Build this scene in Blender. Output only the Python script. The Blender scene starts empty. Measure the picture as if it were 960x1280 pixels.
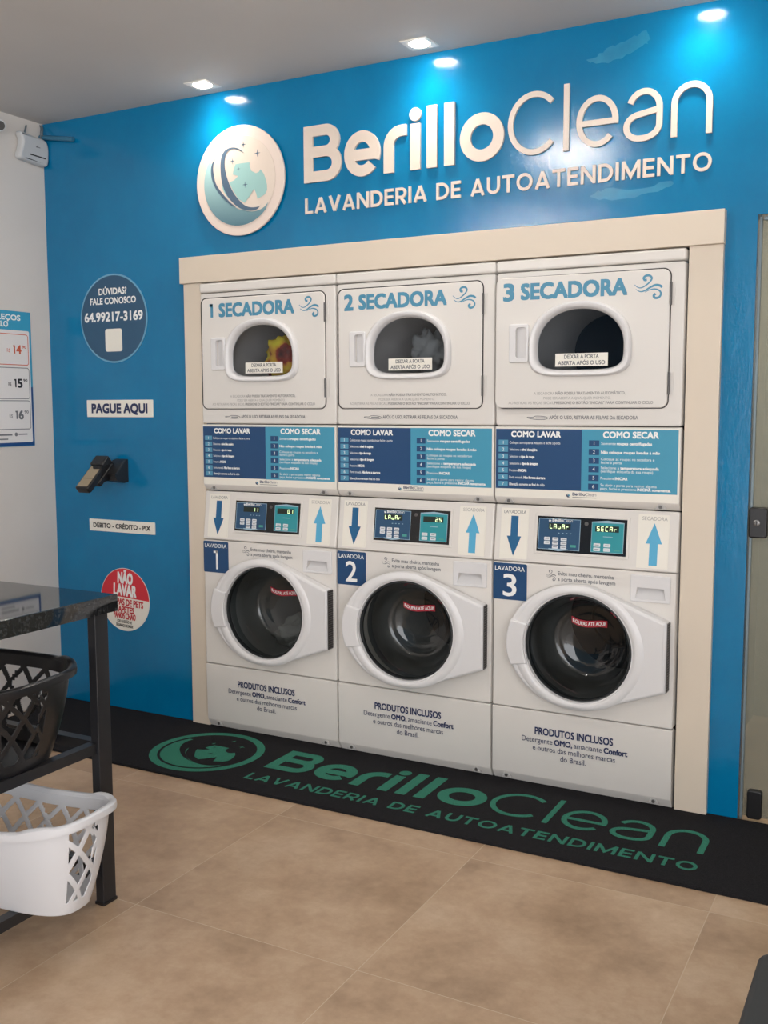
import bpy, math, random
from mathutils import Matrix, Vector, noise
from mathutils.geometry import tessellate_polygon

random.seed(4)
PI = math.pi
sc = bpy.context.scene
COL = sc.collection

# ------------------------------------------------------------------ camera
cam = bpy.data.cameras.new('camera')
cam.sensor_fit = 'VERTICAL'
cam.sensor_height = 36.0
cam.sensor_width = 27.0
cam.lens = 36.0 * 1265.9 / 1280.0
cam.clip_start = 0.05
camo = bpy.data.objects.new('camera', cam)
COL.objects.link(camo)
yaw, pitch, roll = -0.49213, -0.10263, -0.0022
fw = Vector((math.sin(yaw) * math.cos(pitch), math.cos(yaw) * math.cos(pitch), math.sin(pitch)))
rt = Vector((math.cos(yaw), -math.sin(yaw), 0))
up = rt.cross(fw)
rt2 = math.cos(roll) * rt + math.sin(roll) * up
up2 = -math.sin(roll) * rt + math.cos(roll) * up
camo.matrix_world = Matrix.Translation((2.8154, -3.5608, 1.4430)) @ Matrix((rt2, up2, -fw)).transposed().to_4x4()
sc.camera = camo

# ------------------------------------------------------------------ world and light
w = bpy.data.worlds.new('World')
sc.world = w
w.use_nodes = True
bg = w.node_tree.nodes['Background']
bg.inputs[0].default_value = (0.98, 0.985, 1.0, 1)
bg.inputs[1].default_value = 3.8

sc.view_settings.view_transform = 'Standard'
sc.view_settings.look = 'None'
sc.view_settings.gamma = 1.0
sc.view_settings.use_curve_mapping = False
sc.view_settings.exposure = 0.34

X_LEFT, X_RIGHT, Y_BACK, Y_FRONT, Z_CEIL = -0.937, 4.9, 0.035, -6.6, 2.775


def light(name, kind, loc, energy, color=(1, 1, 1), rot=(0, 0, 0), parent=None, **kw):
    d = bpy.data.lights.new(name, kind)
    d.energy = energy
    d.color = color
    for k, v in kw.items():
        setattr(d, k, v)
    o = bpy.data.objects.new(name, d)
    o.location = loc
    o.rotation_euler = rot
    COL.objects.link(o)
    if parent:
        o.parent = parent
    return o


# daylight entering through the open shop front behind the viewer
portal = light('shop_front_daylight', 'AREA', (3.3, Y_FRONT, 1.35), 1.0, rot=(PI / 2, 0, 0),
               shape='RECTANGLE', size=3.2, size_y=2.7)
portal.data.cycles.is_portal = True
portal2 = light('added_window_daylight', 'AREA', (X_RIGHT + 0.1, -4.75, 1.33), 1.0, rot=(PI / 2, 0, PI / 2), shape='RECTANGLE', size=2.9, size_y=2.45)  # unseen side opening added to throw light on the left wall
portal2.data.cycles.is_portal = True

SPOT_W, LAMP_E = 11.5, 60.0

# ------------------------------------------------------------------ materials


def lin(c):
    return tuple(((x / 255) / 12.92 if x / 255 <= 0.04045 else ((x / 255 + 0.055) / 1.055) ** 2.4) for x in c) + (1,)


class NT:
    """small wrapper for building node materials"""

    def __init__(s, name):
        s.m = bpy.data.materials.new(name)
        s.m.use_nodes = True
        s.t = s.m.node_tree
        s.b = s.t.nodes['Principled BSDF']
        s.out = s.t.nodes['Material Output']

    def n(s, kind, **kw):
        nd = s.t.nodes.new(kind)
        ins = kw.pop('ins', {})
        for k, v in kw.items():
            setattr(nd, k, v)
        for k, v in ins.items():
            if hasattr(v, 'links'):
                s.t.links.new(v, nd.inputs[k])
            else:
                nd.inputs[k].default_value = v
        return nd

    def link(s, a, b):
        s.t.links.new(a, b)

    def coords(s, scale=(1, 1, 1)):
        tc = s.n('ShaderNodeTexCoord')
        mp = s.n('ShaderNodeMapping', ins={'Vector': tc.outputs['Object'], 'Scale': scale})
        return mp.outputs[0]

    def noise(s, vec, scale, detail=4, rough=0.55):
        return s.n('ShaderNodeTexNoise', ins={'Vector': vec, 'Scale': scale, 'Detail': detail, 'Roughness': rough}).outputs['Fac']

    def ramp(s, fac, stops):
        r = s.n('ShaderNodeValToRGB', ins={'Fac': fac})
        e = r.color_ramp.elements
        while len(e) < len(stops):
            e.new(0.5)
        for el, (p, c) in zip(e, stops):
            el.position = p
            el.color = c
        return r.outputs[0]

    def math(s, op, a, b=None):
        nd = s.t.nodes.new('ShaderNodeMath')
        nd.operation = op
        for i, v in enumerate((a, b)):
            if v is None:
                continue
            if hasattr(v, 'links'):
                s.link(v, nd.inputs[i])
            else:
                nd.inputs[i].default_value = v
        return nd.outputs[0]

    def mix(s, fac, a, b):
        nd = s.n('ShaderNodeMix', data_type='RGBA')
        for sock, v in ((nd.inputs[0], fac), (nd.inputs[6], a), (nd.inputs[7], b)):
            if hasattr(v, 'links'):
                s.link(v, sock)
            else:
                sock.default_value = v
        return nd.outputs[2]

    def bump(s, h, strength=0.2, dist=0.01):
        b = s.n('ShaderNodeBump', ins={'Height': h, 'Strength': strength, 'Distance': dist})
        s.link(b.outputs[0], s.b.inputs['Normal'])

    def set(s, color=None, rough=None, metal=None, spec=None, coat=None, coat_rough=None, emit=None, es=None):
        for k, v in (('Base Color', color), ('Roughness', rough), ('Metallic', metal), ('Specular IOR Level', spec),
                     ('Coat Weight', coat), ('Coat Roughness', coat_rough), ('Emission Color', emit), ('Emission Strength', es)):
            if v is None:
                continue
            if hasattr(v, 'links'):
                s.link(v, s.b.inputs[k])
            else:
                s.b.inputs[k].default_value = v
        return s.m


def plain(name, c, rough=0.5, metal=0.0, spec=0.5, var=0.03, **kw):
    """procedural paint/plastic with a faint variation"""
    t = NT(name)
    v = t.coords()
    col = lin(c)
    dark = tuple(x * (1 - var) for x in col[:3]) + (1,)
    return t.set(t.mix(t.noise(v, 9.0), dark, col), rough, metal, spec, **kw)


M = {}
M['enamel'] = plain('white_enamel', (219, 215, 210), 0.32)
M['enamel_plastic'] = plain('white_plastic', (218, 217, 218), 0.28)
M['enamel_shade'] = plain('grey_underside', (176, 174, 172), 0.4)
M['trim_board'] = plain('cream_board', (214, 201, 184), 0.42)
M['sticker_white'] = plain('white_vinyl', (232, 228, 218), 0.4)
M['teal_text'] = plain('teal_vinyl', (72, 138, 168), 0.4)
M['grey_text'] = plain('grey_print', (110, 112, 116), 0.5)
M['pale_text'] = plain('pale_grey_print', (158, 156, 154), 0.5)
M['navy'] = plain('navy_vinyl', (24, 68, 112), 0.4)
M['navy_text'] = plain('navy_print', (28, 42, 84), 0.5)
M['teal'] = plain('teal_panel', (66, 148, 178), 0.4)
M['teal_box'] = plain('teal_box', (82, 146, 176), 0.4)
M['arrow_dark'] = plain('dark_arrow_vinyl', (22, 92, 138), 0.4)
M['arrow_light'] = plain('light_arrow_vinyl', (84, 168, 206), 0.4)
M['white_text'] = plain('white_print', (240, 240, 238), 0.5)
M['black_gap'] = plain('dark_gap', (40, 36, 36), 0.7)
M['rubber'] = plain('dark_rubber', (28, 32, 34), 0.45)
M['black_plastic'] = plain('black_plastic', (24, 24, 26), 0.35)
M['hinge_dark'] = plain('dark_steel_hinge', (92, 90, 90), 0.4, 0.6)
M['screw'] = plain('steel_screw', (120, 118, 116), 0.35, 0.8)
M['grey_rubber'] = plain('grey_boot_rubber', (150, 152, 152), 0.4)
M['drum'] = plain('steel_drum', (58, 61, 64), 0.3, 0.7)
M['dryer_drum'] = plain('dark_drum', (34, 37, 42), 0.4, 0.4)
M['red_sticker'] = plain('red_vinyl', (176, 40, 58), 0.4)
M['display_navy'] = plain('display_navy', (34, 74, 108), 0.35)
M['display_teal'] = plain('display_teal', (40, 142, 152), 0.35)
M['display_black'] = plain('display_black', (16, 18, 22), 0.25)
M['display_line'] = plain('display_line', (150, 178, 196), 0.4)
M['button'] = plain('pale_key', (214, 218, 222), 0.4)
M['button_green'] = plain('start_key', (70, 150, 140), 0.4)
M['sign_cream'] = plain('cream_letter', (216, 202, 190), 0.4)
M['disc_rim'] = plain('cream_disc', (222, 206, 196), 0.4)
M['logo_slate'] = plain('slate_print', (78, 100, 122), 0.45)
M['logo_mint'] = plain('mint_print', (150, 190, 188), 0.45)
M['contact_blue'] = plain('slate_blue_vinyl', (44, 82, 112), 0.45)
M['contact_ring'] = plain('pale_blue_ring', (104, 160, 190), 0.45)
M['warn_red'] = plain('red_print', (206, 44, 58), 0.45)
M['black_text'] = plain('black_print', (26, 26, 30), 0.5)
M['dark_red_text'] = plain('red_ink', (190, 40, 52), 0.5)
M['price_head'] = plain('sky_header', (58, 154, 190), 0.45)
M['price_foot'] = plain('navy_border', (30, 72, 128), 0.45)
M['price_paper'] = plain('poster_paper', (226, 222, 220), 0.5)
M['orange_text'] = plain('orange_print', (206, 92, 60), 0.5)
M['line_grey'] = plain('grey_line', (120, 120, 124), 0.5)
M['router_white'] = plain('router_plastic', (196, 198, 200), 0.35)
M['conduit'] = plain('blue_painted_tube', (52, 110, 140), 0.5)
M['cable'] = plain('grey_cable', (96, 108, 116), 0.5)
M['frame_black'] = plain('black_steel_tube', (34, 34, 37), 0.38)
M['basket_black'] = plain('black_basket_plastic', (30, 30, 32), 0.3)
M['basket_white'] = plain('white_basket_plastic', (214, 214, 217), 0.35)
M['mat_green'] = NT('green_mat_inlay')
M['leather'] = plain('black_leatherette', (40, 40, 42), 0.5)
M['alu'] = plain('dull_aluminium', (128, 142, 148), 0.45, 0.3)
M['corridor'] = plain('corridor_paint', (188, 180, 164), 0.6)
M['corridor_low'] = plain('corridor_floor', (120, 112, 98), 0.4)
M['blue_front'] = plain('blue_front_paint', (4, 104, 148), 0.5)
M['recess'] = plain('recess_plaster', (90, 88, 86), 0.8)
M['lamp_frame'] = plain('lamp_frame', (226, 220, 212), 0.4)
M['pos_screen'] = plain('beige_screen', (150, 136, 112), 0.35)
M['pos_grey'] = plain('dark_grey_plastic', (52, 52, 54), 0.4)

t = M['mat_green']
v = t.coords()
M['mat_green'] = t.set(t.ramp(t.noise(v, 260, 3, 0.8), [(0.3, lin((24, 74, 62))), (0.7, lin((66, 146, 122)))]), 0.9, spec=0.2)

t = NT('black_loop_mat')
v = t.coords()
nz = t.noise(v, 300, 3, 0.8)
t.bump(nz, 0.7, 0.004)
M['mat_black'] = t.set(t.ramp(nz, [(0.3, lin((14, 14, 17))), (0.75, lin((46, 45, 48)))]), 0.95, spec=0.15)

t = NT('blue_wall_paint')
v = t.coords()
vs = t.coords((1.0, 1.0, 0.35))
n1 = t.noise(v, 2.2, 6, 0.6)
n2 = t.noise(vs, 26, 4, 0.6)
base = t.ramp(n1, [(0.3, lin((0, 102, 148))), (0.7, lin((0, 116, 164)))])
col = t.mix(t.math('MULTIPLY', n2, 0.35), base, lin((2, 122, 172)))
rough = t.math('ADD', t.math('ADD', t.math('MULTIPLY', n1, 0.12), t.math('MULTIPLY', n2, 0.08)), 0.04)
t.bump(t.math('ADD', n2, t.math('MULTIPLY', t.noise(vs, 150, 4, 0.7), 0.55)), 0.13, 0.006)
M['blue_wall'] = t.set(col, rough, spec=0.5)

t = NT('pale_blue_paint_patch')
v = t.coords()
M['paint_patch'] = t.set(t.ramp(t.noise(v, 22), [(0.3, lin((6, 116, 158))), (0.7, lin((30, 132, 170)))]), 0.30)

t = NT('white_wall_paint')
v = t.coords()
t.bump(t.noise(v, 120, 3), 0.05, 0.004)
M['white_wall'] = t.set(t.ramp(t.noise(v, 1.4, 5), [(0.3, lin((206, 200, 194))), (0.7, lin((214, 209, 204)))]), 0.6)

t = NT('ceiling_paint')
v = t.coords()
M['ceiling'] = t.set(t.ramp(t.noise(v, 1.1, 4), [(0.3, lin((196, 192, 188))), (0.7, lin((204, 200, 196)))]), 0.7)

# floor: large square cement-look porcelain tiles with pale thin joints
t = NT('cement_look_tiles')
tc = t.n('ShaderNodeTexCoord')
sep = t.n('ShaderNodeSeparateXYZ', ins={0: tc.outputs['Object']})
TX, TY = 0.7435, 0.738


def cell(sock, off, p):
    return t.math('DIVIDE', t.math('SUBTRACT', sock, off), p)


cx_, cy_ = cell(sep.outputs[0], 0.0945, TX), cell(sep.outputs[1], -0.674, TY)


def joint(c, p):
    f = t.math('FRACT', t.math('ADD', c, 100.5))
    return t.math('MULTIPLY', t.math('ABSOLUTE', t.math('SUBTRACT', f, 0.5)), p)


jd = t.math('MINIMUM', joint(cx_, TX), joint(cy_, TY))
jm = t.math('LESS_THAN', jd, 0.0012)
ident = t.math('ADD', t.math('FLOOR', cx_), t.math('MULTIPLY', t.math('FLOOR', cy_), 7.31))
off = t.n('ShaderNodeCombineXYZ', ins={0: t.math('MULTIPLY', ident, 3.7), 1: t.math('MULTIPLY', ident, 1.9), 2: ident})
vv = t.n('ShaderNodeVectorMath', operation='ADD', ins={0: tc.outputs['Object'], 1: off.outputs[0]}).outputs[0]
na = t.noise(vv, 3.2, 8, 0.62)
nb = t.noise(vv, 28, 6, 0.7)
mixn = t.math('ADD', t.math('MULTIPLY', na, 0.72), t.math('MULTIPLY', nb, 0.28))
tile = t.ramp(mixn, [(0.30, lin((148, 121, 96))), (0.52, lin((182, 154, 126))), (0.72, lin((206, 182, 156)))])
colr = t.mix(jm, tile, lin((198, 179, 154)))
t.bump(t.math('SUBTRACT', t.math('MULTIPLY', nb, 0.3), t.math('MULTIPLY', jm, 0.6)), 0.08, 0.004)
M['floor'] = t.set(colr, t.math('ADD', t.math('MULTIPLY', nb, 0.25), 0.26), spec=0.45)

t = NT('black_granite')
v = t.coords()
vor = t.n('ShaderNodeTexVoronoi', ins={'Vector': v, 'Scale': 130.0}).outputs['Distance']
nf = t.noise(v, 110, 6, 0.75)
nl = t.noise(t.coords((1, 3, 1)), 26, 5, 0.7)
c1 = t.ramp(t.math('MULTIPLY', nf, t.math('ADD', nl, 0.45)), [(0.44, lin((24, 25, 27))), (0.62, lin((52, 54, 55))), (0.74, lin((96, 98, 100)))])
M['granite'] = t.set(c1, 0.04, spec=0.7)

t = NT('logo_printed_gradient')
tc = t.n('ShaderNodeTexCoord')
sp = t.n('ShaderNodeSeparateXYZ', ins={0: tc.outputs['Object']})
M['logo_gradient'] = t.set(t.ramp(t.math('ADD', t.math('MULTIPLY', sp.outputs[2], 2.6), 0.55),
                                  [(0.0, lin((64, 104, 122))), (0.75, lin((168, 204, 204)))]), 0.45)

t = NT('laundry_yellow_red')
v = t.coords()
M['cloth_yellow'] = t.set(t.ramp(t.noise(v, 9, 2), [(0.38, lin((236, 218, 60))), (0.52, lin((220, 160, 60))),
                                                   (0.57, lin((160, 60, 44))), (0.70, lin((60, 50, 52)))]), 0.9)
M['cloth_grey'] = plain('laundry_grey', (150, 152, 150), 0.9, var=0.5)
M['cloth_white'] = plain('laundry_white', (206, 204, 198), 0.9, var=0.2)


def glass(name, tint, ior=1.5, rough=0.02):
    t = NT(name)
    tr = t.n('ShaderNodeBsdfTransparent', ins={'Color': tint + (1,)})
    gl = t.n('ShaderNodeBsdfGlossy', ins={'Roughness': rough, 'Color': (0.95, 0.97, 1, 1)})
    fr = t.n('ShaderNodeFresnel', ins={'IOR': ior})
    mx = t.n('ShaderNodeMixShader', ins={0: fr.outputs[0], 1: tr.outputs[0], 2: gl.outputs[0]})
    t.link(mx.outputs[0], t.out.inputs['Surface'])
    return t.m


M['glass_dark'] = glass('tinted_door_glass', (0.66, 0.69, 0.73), 1.34)
M['bowl_glass'] = glass('clear_bowl_glass', (0.46, 0.49, 0.50), 1.6)
t = NT('frosted_grey_door_glass')
gl_ = t.set(t.mix(t.noise(t.coords(), 3.0), lin((150, 152, 142)), lin((160, 162, 152))), 0.35, spec=0.5)
tr_ = t.n('ShaderNodeBsdfTransparent', ins={'Color': (0.8, 0.82, 0.78, 1)})
mx_ = t.n('ShaderNodeMixShader', ins={0: 0.34, 1: tr_.outputs[0], 2: t.b.outputs[0]})
t.link(mx_.outputs[0], t.out.inputs['Surface'])
M['door_glass'] = t.m


def emitter(name, c, s):
    t = NT(name)
    return t.set((0.8, 0.8, 0.8, 1), 0.5, emit=c + (1,), es=s)


M['lamp'] = emitter('lamp_glow', (1.0, 0.93, 0.84), LAMP_E)
M['corridor_fill_glow'] = emitter('corridor_fill_glow', (1.0, 0.95, 0.88), 9.0)
M['globe'] = emitter('lamp_globe', (1.0, 0.97, 0.93), 290.0)
M['globe_soft'] = emitter('lamp_globe_soft', (1.0, 0.97, 0.93), 110.0)
M['globe_bright'] = emitter('lamp_globe_bright', (1.0, 0.97, 0.92), 155.0)
M['lcd'] = emitter('green_lcd_digit', (0.62, 0.95, 0.25), 0.9)
M['lcd_dim'] = plain('lcd_window', (18, 34, 26), 0.3)

# ------------------------------------------------------------------ mesh building
WALL = Matrix(((1, 0, 0, 0), (0, 0, -1, 0), (0, 1, 0, 0), (0, 0, 0, 1)))        # (u right, v up, w to the viewer)
SIDE = Matrix(((0, 0, 1, 0), (1, 0, 0, 0), (0, 1, 0, 0), (0, 0, 0, 1)))         # left wall: u -> +y, v -> z, w -> +x
FLAT = Matrix.Identity(4)                                                       # floor: u -> x, v -> y, w -> z

_txt = {}


def glyphs(s):
    if s not in _txt:
        c = bpy.data.curves.new('lettering', 'FONT')
        c.body = s
        c.size = 1.0
        c.resolution_u = 3
        o = bpy.data.objects.new('lettering', c)
        me = o.to_mesh()
        vs = [(q.co.x, q.co.y) for q in me.vertices]
        fs = [tuple(p.vertices) for p in me.polygons]
        o.to_mesh_clear()
        bpy.data.objects.remove(o)
        bpy.data.curves.remove(c)
        x0 = min(a for a, b in vs)
        x1 = max(a for a, b in vs)
        _txt[s] = ([(a - x0, b) for a, b in vs], fs, x1 - x0, max(b for a, b in vs))
    return _txt[s]


CAPH = glyphs('H')[3]


def offset(pts, d):
    """inset (d>0) a counter-clockwise closed outline"""
    n = len(pts)
    out = []
    for i in range(n):
        a, b, c = Vector(pts[i - 1]), Vector(pts[i]), Vector(pts[(i + 1) % n])
        e1, e2 = (b - a), (c - b)
        if e1.length < 1e-9 or e2.length < 1e-9:
            out.append(tuple(b))
            continue
        e1.normalize()
        e2.normalize()
        n1, n2 = Vector((-e1.y, e1.x)), Vector((-e2.y, e2.x))
        m = n1 + n2
        L = m.length_squared
        m = m * (2 / max(L, 0.6)) if L > 1e-9 else n1
        q = b + m * d * (1.0 if L > 1e-9 else 1)
        out.append((q.x, q.y))
    return out


def rrect(x0, y0, x1, y1, r, n=6):
    pts = []
    for cx, cy, a in ((x1 - r, y1 - r, 0), (x0 + r, y1 - r, 90), (x0 + r, y0 + r, 180), (x1 - r, y0 + r, 270)):
        for k in range(n + 1):
            t = math.radians(a + 90 * k / n)
            pts.append((cx + r * math.cos(t), cy + r * math.sin(t)))
    return pts


def rect(x0, y0, x1, y1):
    return [(x0, y0), (x1, y0), (x1, y1), (x0, y1)]


def circle(cx, cy, r, n=64, ry=None, a0=0):
    return [(cx + r * math.cos(2 * PI * k / n + a0), cy + (ry or r) * math.sin(2 * PI * k / n + a0)) for k in range(n)]


def arc(cx, cy, rx, ry, a0, a1, n=16):
    return [(cx + rx * math.cos(math.radians(a0 + (a1 - a0) * k / n)), cy + ry * math.sin(math.radians(a0 + (a1 - a0) * k / n))) for k in range(n + 1)]


def spline(pts, n=8, closed=False):
    """Catmull-Rom through the points"""
    P = [Vector(p) for p in pts]
    out = []
    m = len(P)
    rng = range(m) if closed else range(m - 1)
    for i in rng:
        p0 = P[i - 1] if (i or closed) else P[0] * 2 - P[1]
        p1, p2 = P[i], P[(i + 1) % m]
        p3 = P[(i + 2) % m] if (closed or i + 2 < m) else P[-1] * 2 - P[-2]
        for k in range(n):
            t = k / n
            q = 0.5 * ((2 * p1) + (p2 - p0) * t + (2 * p0 - 5 * p1 + 4 * p2 - p3) * t * t + (3 * p1 - p0 - 3 * p2 + p3) * t ** 3)
            out.append(tuple(q))
    if not closed:
        out.append(tuple(P[-1]))
    return out


class MB:
    def __init__(s, T=WALL):
        s.v, s.f, s.mi, s.mats, s.T = [], [], [], [], T

    def _m(s, m):
        if m not in s.mats:
            s.mats.append(m)
        return s.mats.index(m)

    def add(s, vs, fs, m):
        b = len(s.v)
        k = s._m(m)
        s.v += [s.T @ Vector(q) for q in vs]
        for f in fs:
            s.f.append(tuple(b + i for i in f))
            s.mi.append(k)

    def poly(s, pts, w, m):
        s.add([(x, y, w) for x, y in pts], [tuple(range(len(pts)))], m)

    def fill(s, outer, holes, w, m, flip=False):
        loops = [outer] + list(holes)
        tri = tessellate_polygon([[Vector((x, y, 0)) for x, y in L] for L in loops])
        flat = [(x, y, w) for L in loops for x, y in L]
        fs = []
        for a, b, c in tri:
            A, B, Cc = flat[a], flat[b], flat[c]
            z = (B[0] - A[0]) * (Cc[1] - A[1]) - (B[1] - A[1]) * (Cc[0] - A[0])
            f = (a, b, c) if z > 0 else (a, c, b)
            fs.append(f[::-1] if flip else f)
        s.add(flat, fs, m)

    def loft(s, rings, m, closed=True, cap0=False, cap1=False):
        n = len(rings[0])
        vs = [p for r in rings for p in r]
        fs = []
        for k in range(len(rings) - 1):
            for i in range(n if closed else n - 1):
                j = (i + 1) % n
                fs.append((k * n + i, k * n + j, (k + 1) * n + j, (k + 1) * n + i))
        if cap0:
            fs.append(tuple(range(n))[::-1])
        if cap1:
            fs.append(tuple((len(rings) - 1) * n + i for i in range(n)))
        s.add(vs, fs, m)

    def prism(s, outer, w0, w1, m, bev=0.0, seg=3, holes=(), back=True, side=None):
        rings = [[(x, y, w0) for x, y in outer]]
        front = outer
        if bev > 0:
            for k in range(seg + 1):
                a = PI / 2 * k / seg
                front = offset(outer, bev * (1 - math.cos(a)))
                rings.append([(x, y, w1 - bev + bev * math.sin(a)) for x, y in front])
        else:
            rings.append([(x, y, w1) for x, y in outer])
        s.loft(rings, side or m)
        if holes:
            s.fill(front, holes, w1, m)
            for h in holes:
                s.loft([[(x, y, w1) for x, y in h], [(x, y, w0) for x, y in h]], side or m)
            if back:
                s.fill(outer, holes, w0, m, True)
        else:
            s.poly(front, w1, m)
            if back:
                s.add([(x, y, w0) for x, y in outer], [tuple(range(len(outer)))[::-1]], m)

    def box(s, x0, x1, y0, y1, w0, w1, m, bev=0.0, r=0.0):
        s.prism(rrect(x0, y0, x1, y1, r) if r else rect(x0, y0, x1, y1), w0, w1, m, bev)

    def lathe(s, prof, cx, cy, m, n=64, cap=False):
        rings = [[(cx + r * math.cos(2 * PI * i / n), cy + r * math.sin(2 * PI * i / n), w) for i in range(n)] for r, w in prof]
        s.loft(rings, m, cap1=cap)

    def strip(s, pts, width, w, m, closed=False, w0=None):
        """a flat (or raised, from w0 to w) line of constant width along a 2D path"""
        P = []
        for p in pts:
            if not P or (Vector(p) - P[-1]).length > 1e-6:
                P.append(Vector(p))
        if closed and (P[0] - P[-1]).length < 1e-6:
            P.pop()
        n = len(P)
        L, R = [], []
        for i in range(n):
            a = P[i - 1] if (i > 0 or closed) else None
            c = P[(i + 1) % n] if (i < n - 1 or closed) else None
            d1 = (P[i] - a).normalized() if a is not None else None
            d2 = (c - P[i]).normalized() if c is not None else None
            d1 = d1 or d2
            d2 = d2 or d1
            n1, n2 = Vector((-d1.y, d1.x)), Vector((-d2.y, d2.x))
            mm = n1 + n2
            mm = mm * (2 / max(mm.length_squared, 0.5))
            ww = width[i] if isinstance(width, (list, tuple)) else width
            L.append(P[i] + mm * ww / 2)
            R.append(P[i] - mm * ww / 2)
        segs = range(n if closed else n - 1)
        vs = [(q.x, q.y, w) for q in L] + [(q.x, q.y, w) for q in R]
        fs = [(n + i, n + (i + 1) % n, (i + 1) % n, i) for i in segs]
        if w0 is not None:
            vs += [(q.x, q.y, w0) for q in L] + [(q.x, q.y, w0) for q in R]
            for i in segs:
                j = (i + 1) % n
                fs += [(i, j, 2 * n + j, 2 * n + i), (n + j, n + i, 3 * n + i, 3 * n + j)]
            if not closed:
                fs += [(n, 0, 2 * n, 3 * n), (n - 1, 2 * n - 1, 4 * n - 1, 3 * n - 1)]
        s.add(vs, fs, m)

    def text(s, runs, u, v, cap, w, m, align='C', width=None, bold=0.0):
        if isinstance(runs, str):
            runs = [(runs, bold)]
        gap = 0.28
        nat = sum(glyphs(t_)[2] for t_, b in runs) + gap * (len(runs) - 1)
        sy = cap / CAPH
        sx = width / nat if width else sy
        W = nat * sx
        x = u - (W / 2 if align == 'C' else W if align == 'R' else 0)
        for t_, b in runs:
            vs, fs, wd, _h = glyphs(t_)
            d = b * cap
            for k, (dx, dy) in enumerate(((0, 0),) if not b else ((-d, -d), (d, d), (-d, d), (d, -d), (0, 0))):
                s.add([(x + a * sx + dx, v + bb * sy + dy, w + k * 0.00012) for a, bb in vs], fs, m)
            x += (wd + gap) * sx

    def tube(s, pts, r, m, n=10, caps=True):
        P = [Vector(p) for p in pts]
        rings = []
        for i, p in enumerate(P):
            d = (P[min(i + 1, len(P) - 1)] - P[max(i - 1, 0)]).normalized()
            a = d.orthogonal().normalized() if i == 0 else (a - d * a.dot(d)).normalized()
            b = d.cross(a)
            rings.append([tuple(p + r * (math.cos(2 * PI * k / n) * a + math.sin(2 * PI * k / n) * b)) for k in range(n)])
        s.loft(rings, m, cap0=caps, cap1=caps)

    def build(s, name, parent=None, sharp=38, solid=None):
        me = bpy.data.meshes.new(name)
        me.from_pydata([tuple(q) for q in s.v], [], s.f)
        for m in s.mats:
            me.materials.append(m)
        me.polygons.foreach_set('material_index', s.mi)
        me.polygons.foreach_set('use_smooth', [True] * len(s.f))
        me.update()
        me.set_sharp_from_angle(angle=math.radians(sharp))
        o = bpy.data.objects.new(name, me)
        COL.objects.link(o)
        if parent:
            o.parent = parent
        if solid:
            md = o.modifiers.new('thickness', 'SOLIDIFY')
            md.thickness = solid
            md.offset = 0
        return o


def tag(o, label, cat, group=None):
    o['label'] = label
    o['category'] = cat
    if group:
        o['group'] = group
    return o


def empty(name, loc, label, cat, group=None):
    o = bpy.data.objects.new(name, None)
    o.location = loc
    o.empty_display_size = 0.1
    COL.objects.link(o)
    return tag(o, label, cat, group)


def struct(o):
    o['kind'] = 'structure'
    return o


def move(mb, dx=0, dy=0, dz=0, rot=None):
    X = Matrix.Translation((dx, dy, dz)) @ (rot.to_4x4() if rot else Matrix.Identity(4))
    mb.T = X @ mb.T
    mb.v = [X @ q for q in mb.v]
    return mb


# ------------------------------------------------------------------ room shell
b = MB(FLAT)
b.box(X_LEFT - 0.1, X_RIGHT + 0.1, Y_FRONT, 2.2, -0.1, 0.0, M['floor'])
struct(b.build('floor'))
b = MB(FLAT)
LAMPX = (0.1, 1.1, 2.1)
LAMPY = -0.078
holes = [rect(x - 0.048, LAMPY - 0.048, x + 0.048, LAMPY + 0.048) for x in LAMPX]
outer = rect(X_LEFT - 0.1, Y_FRONT, X_RIGHT + 0.1, Y_BACK + 0.1)
b.fill(outer, holes, Z_CEIL, M['ceiling'], True)
b.fill(outer, [], Z_CEIL + 0.1, M['ceiling'])
b.loft([[(x, y, Z_CEIL) for x, y in outer], [(x, y, Z_CEIL + 0.1) for x, y in outer]], M['ceiling'])
for h in holes:
    b.loft([[(x, y, Z_CEIL) for x, y in h], [(x, y, Z_CEIL + 0.1) for x, y in h]], M['ceiling'])
struct(b.build('ceiling'))

# blue wall with the machine recess and the doorway left open
OPX0, OPX1, OPZ = -0.010, 2.080, 1.996
DRX0, DRX1, DRZ = 2.288, 3.20, 2.074
b = MB()
out = [(X_LEFT, 0), (OPX0, 0), (OPX0, OPZ), (OPX1, OPZ), (OPX1, 0), (DRX0, 0), (DRX0, DRZ), (DRX1, DRZ), (DRX1, 0),
       (X_RIGHT, 0), (X_RIGHT, Z_CEIL), (X_LEFT, Z_CEIL)]
move(b, 0, Y_BACK, 0)
b.fill(out, [], 0, M['blue_wall'])
b.loft([[(x, y, -0.10) for x, y in out], [(x, y, 0) for x, y in out]], M['blue_wall'])
b.fill(out, [], -0.10, M['corridor'], True)
wall_back = struct(b.build('wall_back'))
for nm, pts in (('paint_patch', [(1.70, 2.655), (1.735, 2.640), (1.79, 2.636), (1.85, 2.655), (1.895, 2.668), (1.915, 2.690), (1.905, 2.716),
                                 (1.86, 2.705), (1.80, 2.690), (1.745, 2.668)]),
                ('paint_patch', [(1.72, 2.185), (1.80, 2.168), (1.90, 2.172), (2.0, 2.196), (1.985, 2.208), (1.88, 2.196), (1.80, 2.205), (1.745, 2.20)])):
    b = MB()
    rp = random.Random(3)
    b.poly([(x + rp.uniform(-.006, .006), y + rp.uniform(-.005, .005)) for x, y in spline(pts, 4, True)], 0.0002, M['paint_patch'])
    move(b, 0, Y_BACK, 0)
    b.build(nm, wall_back)

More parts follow.
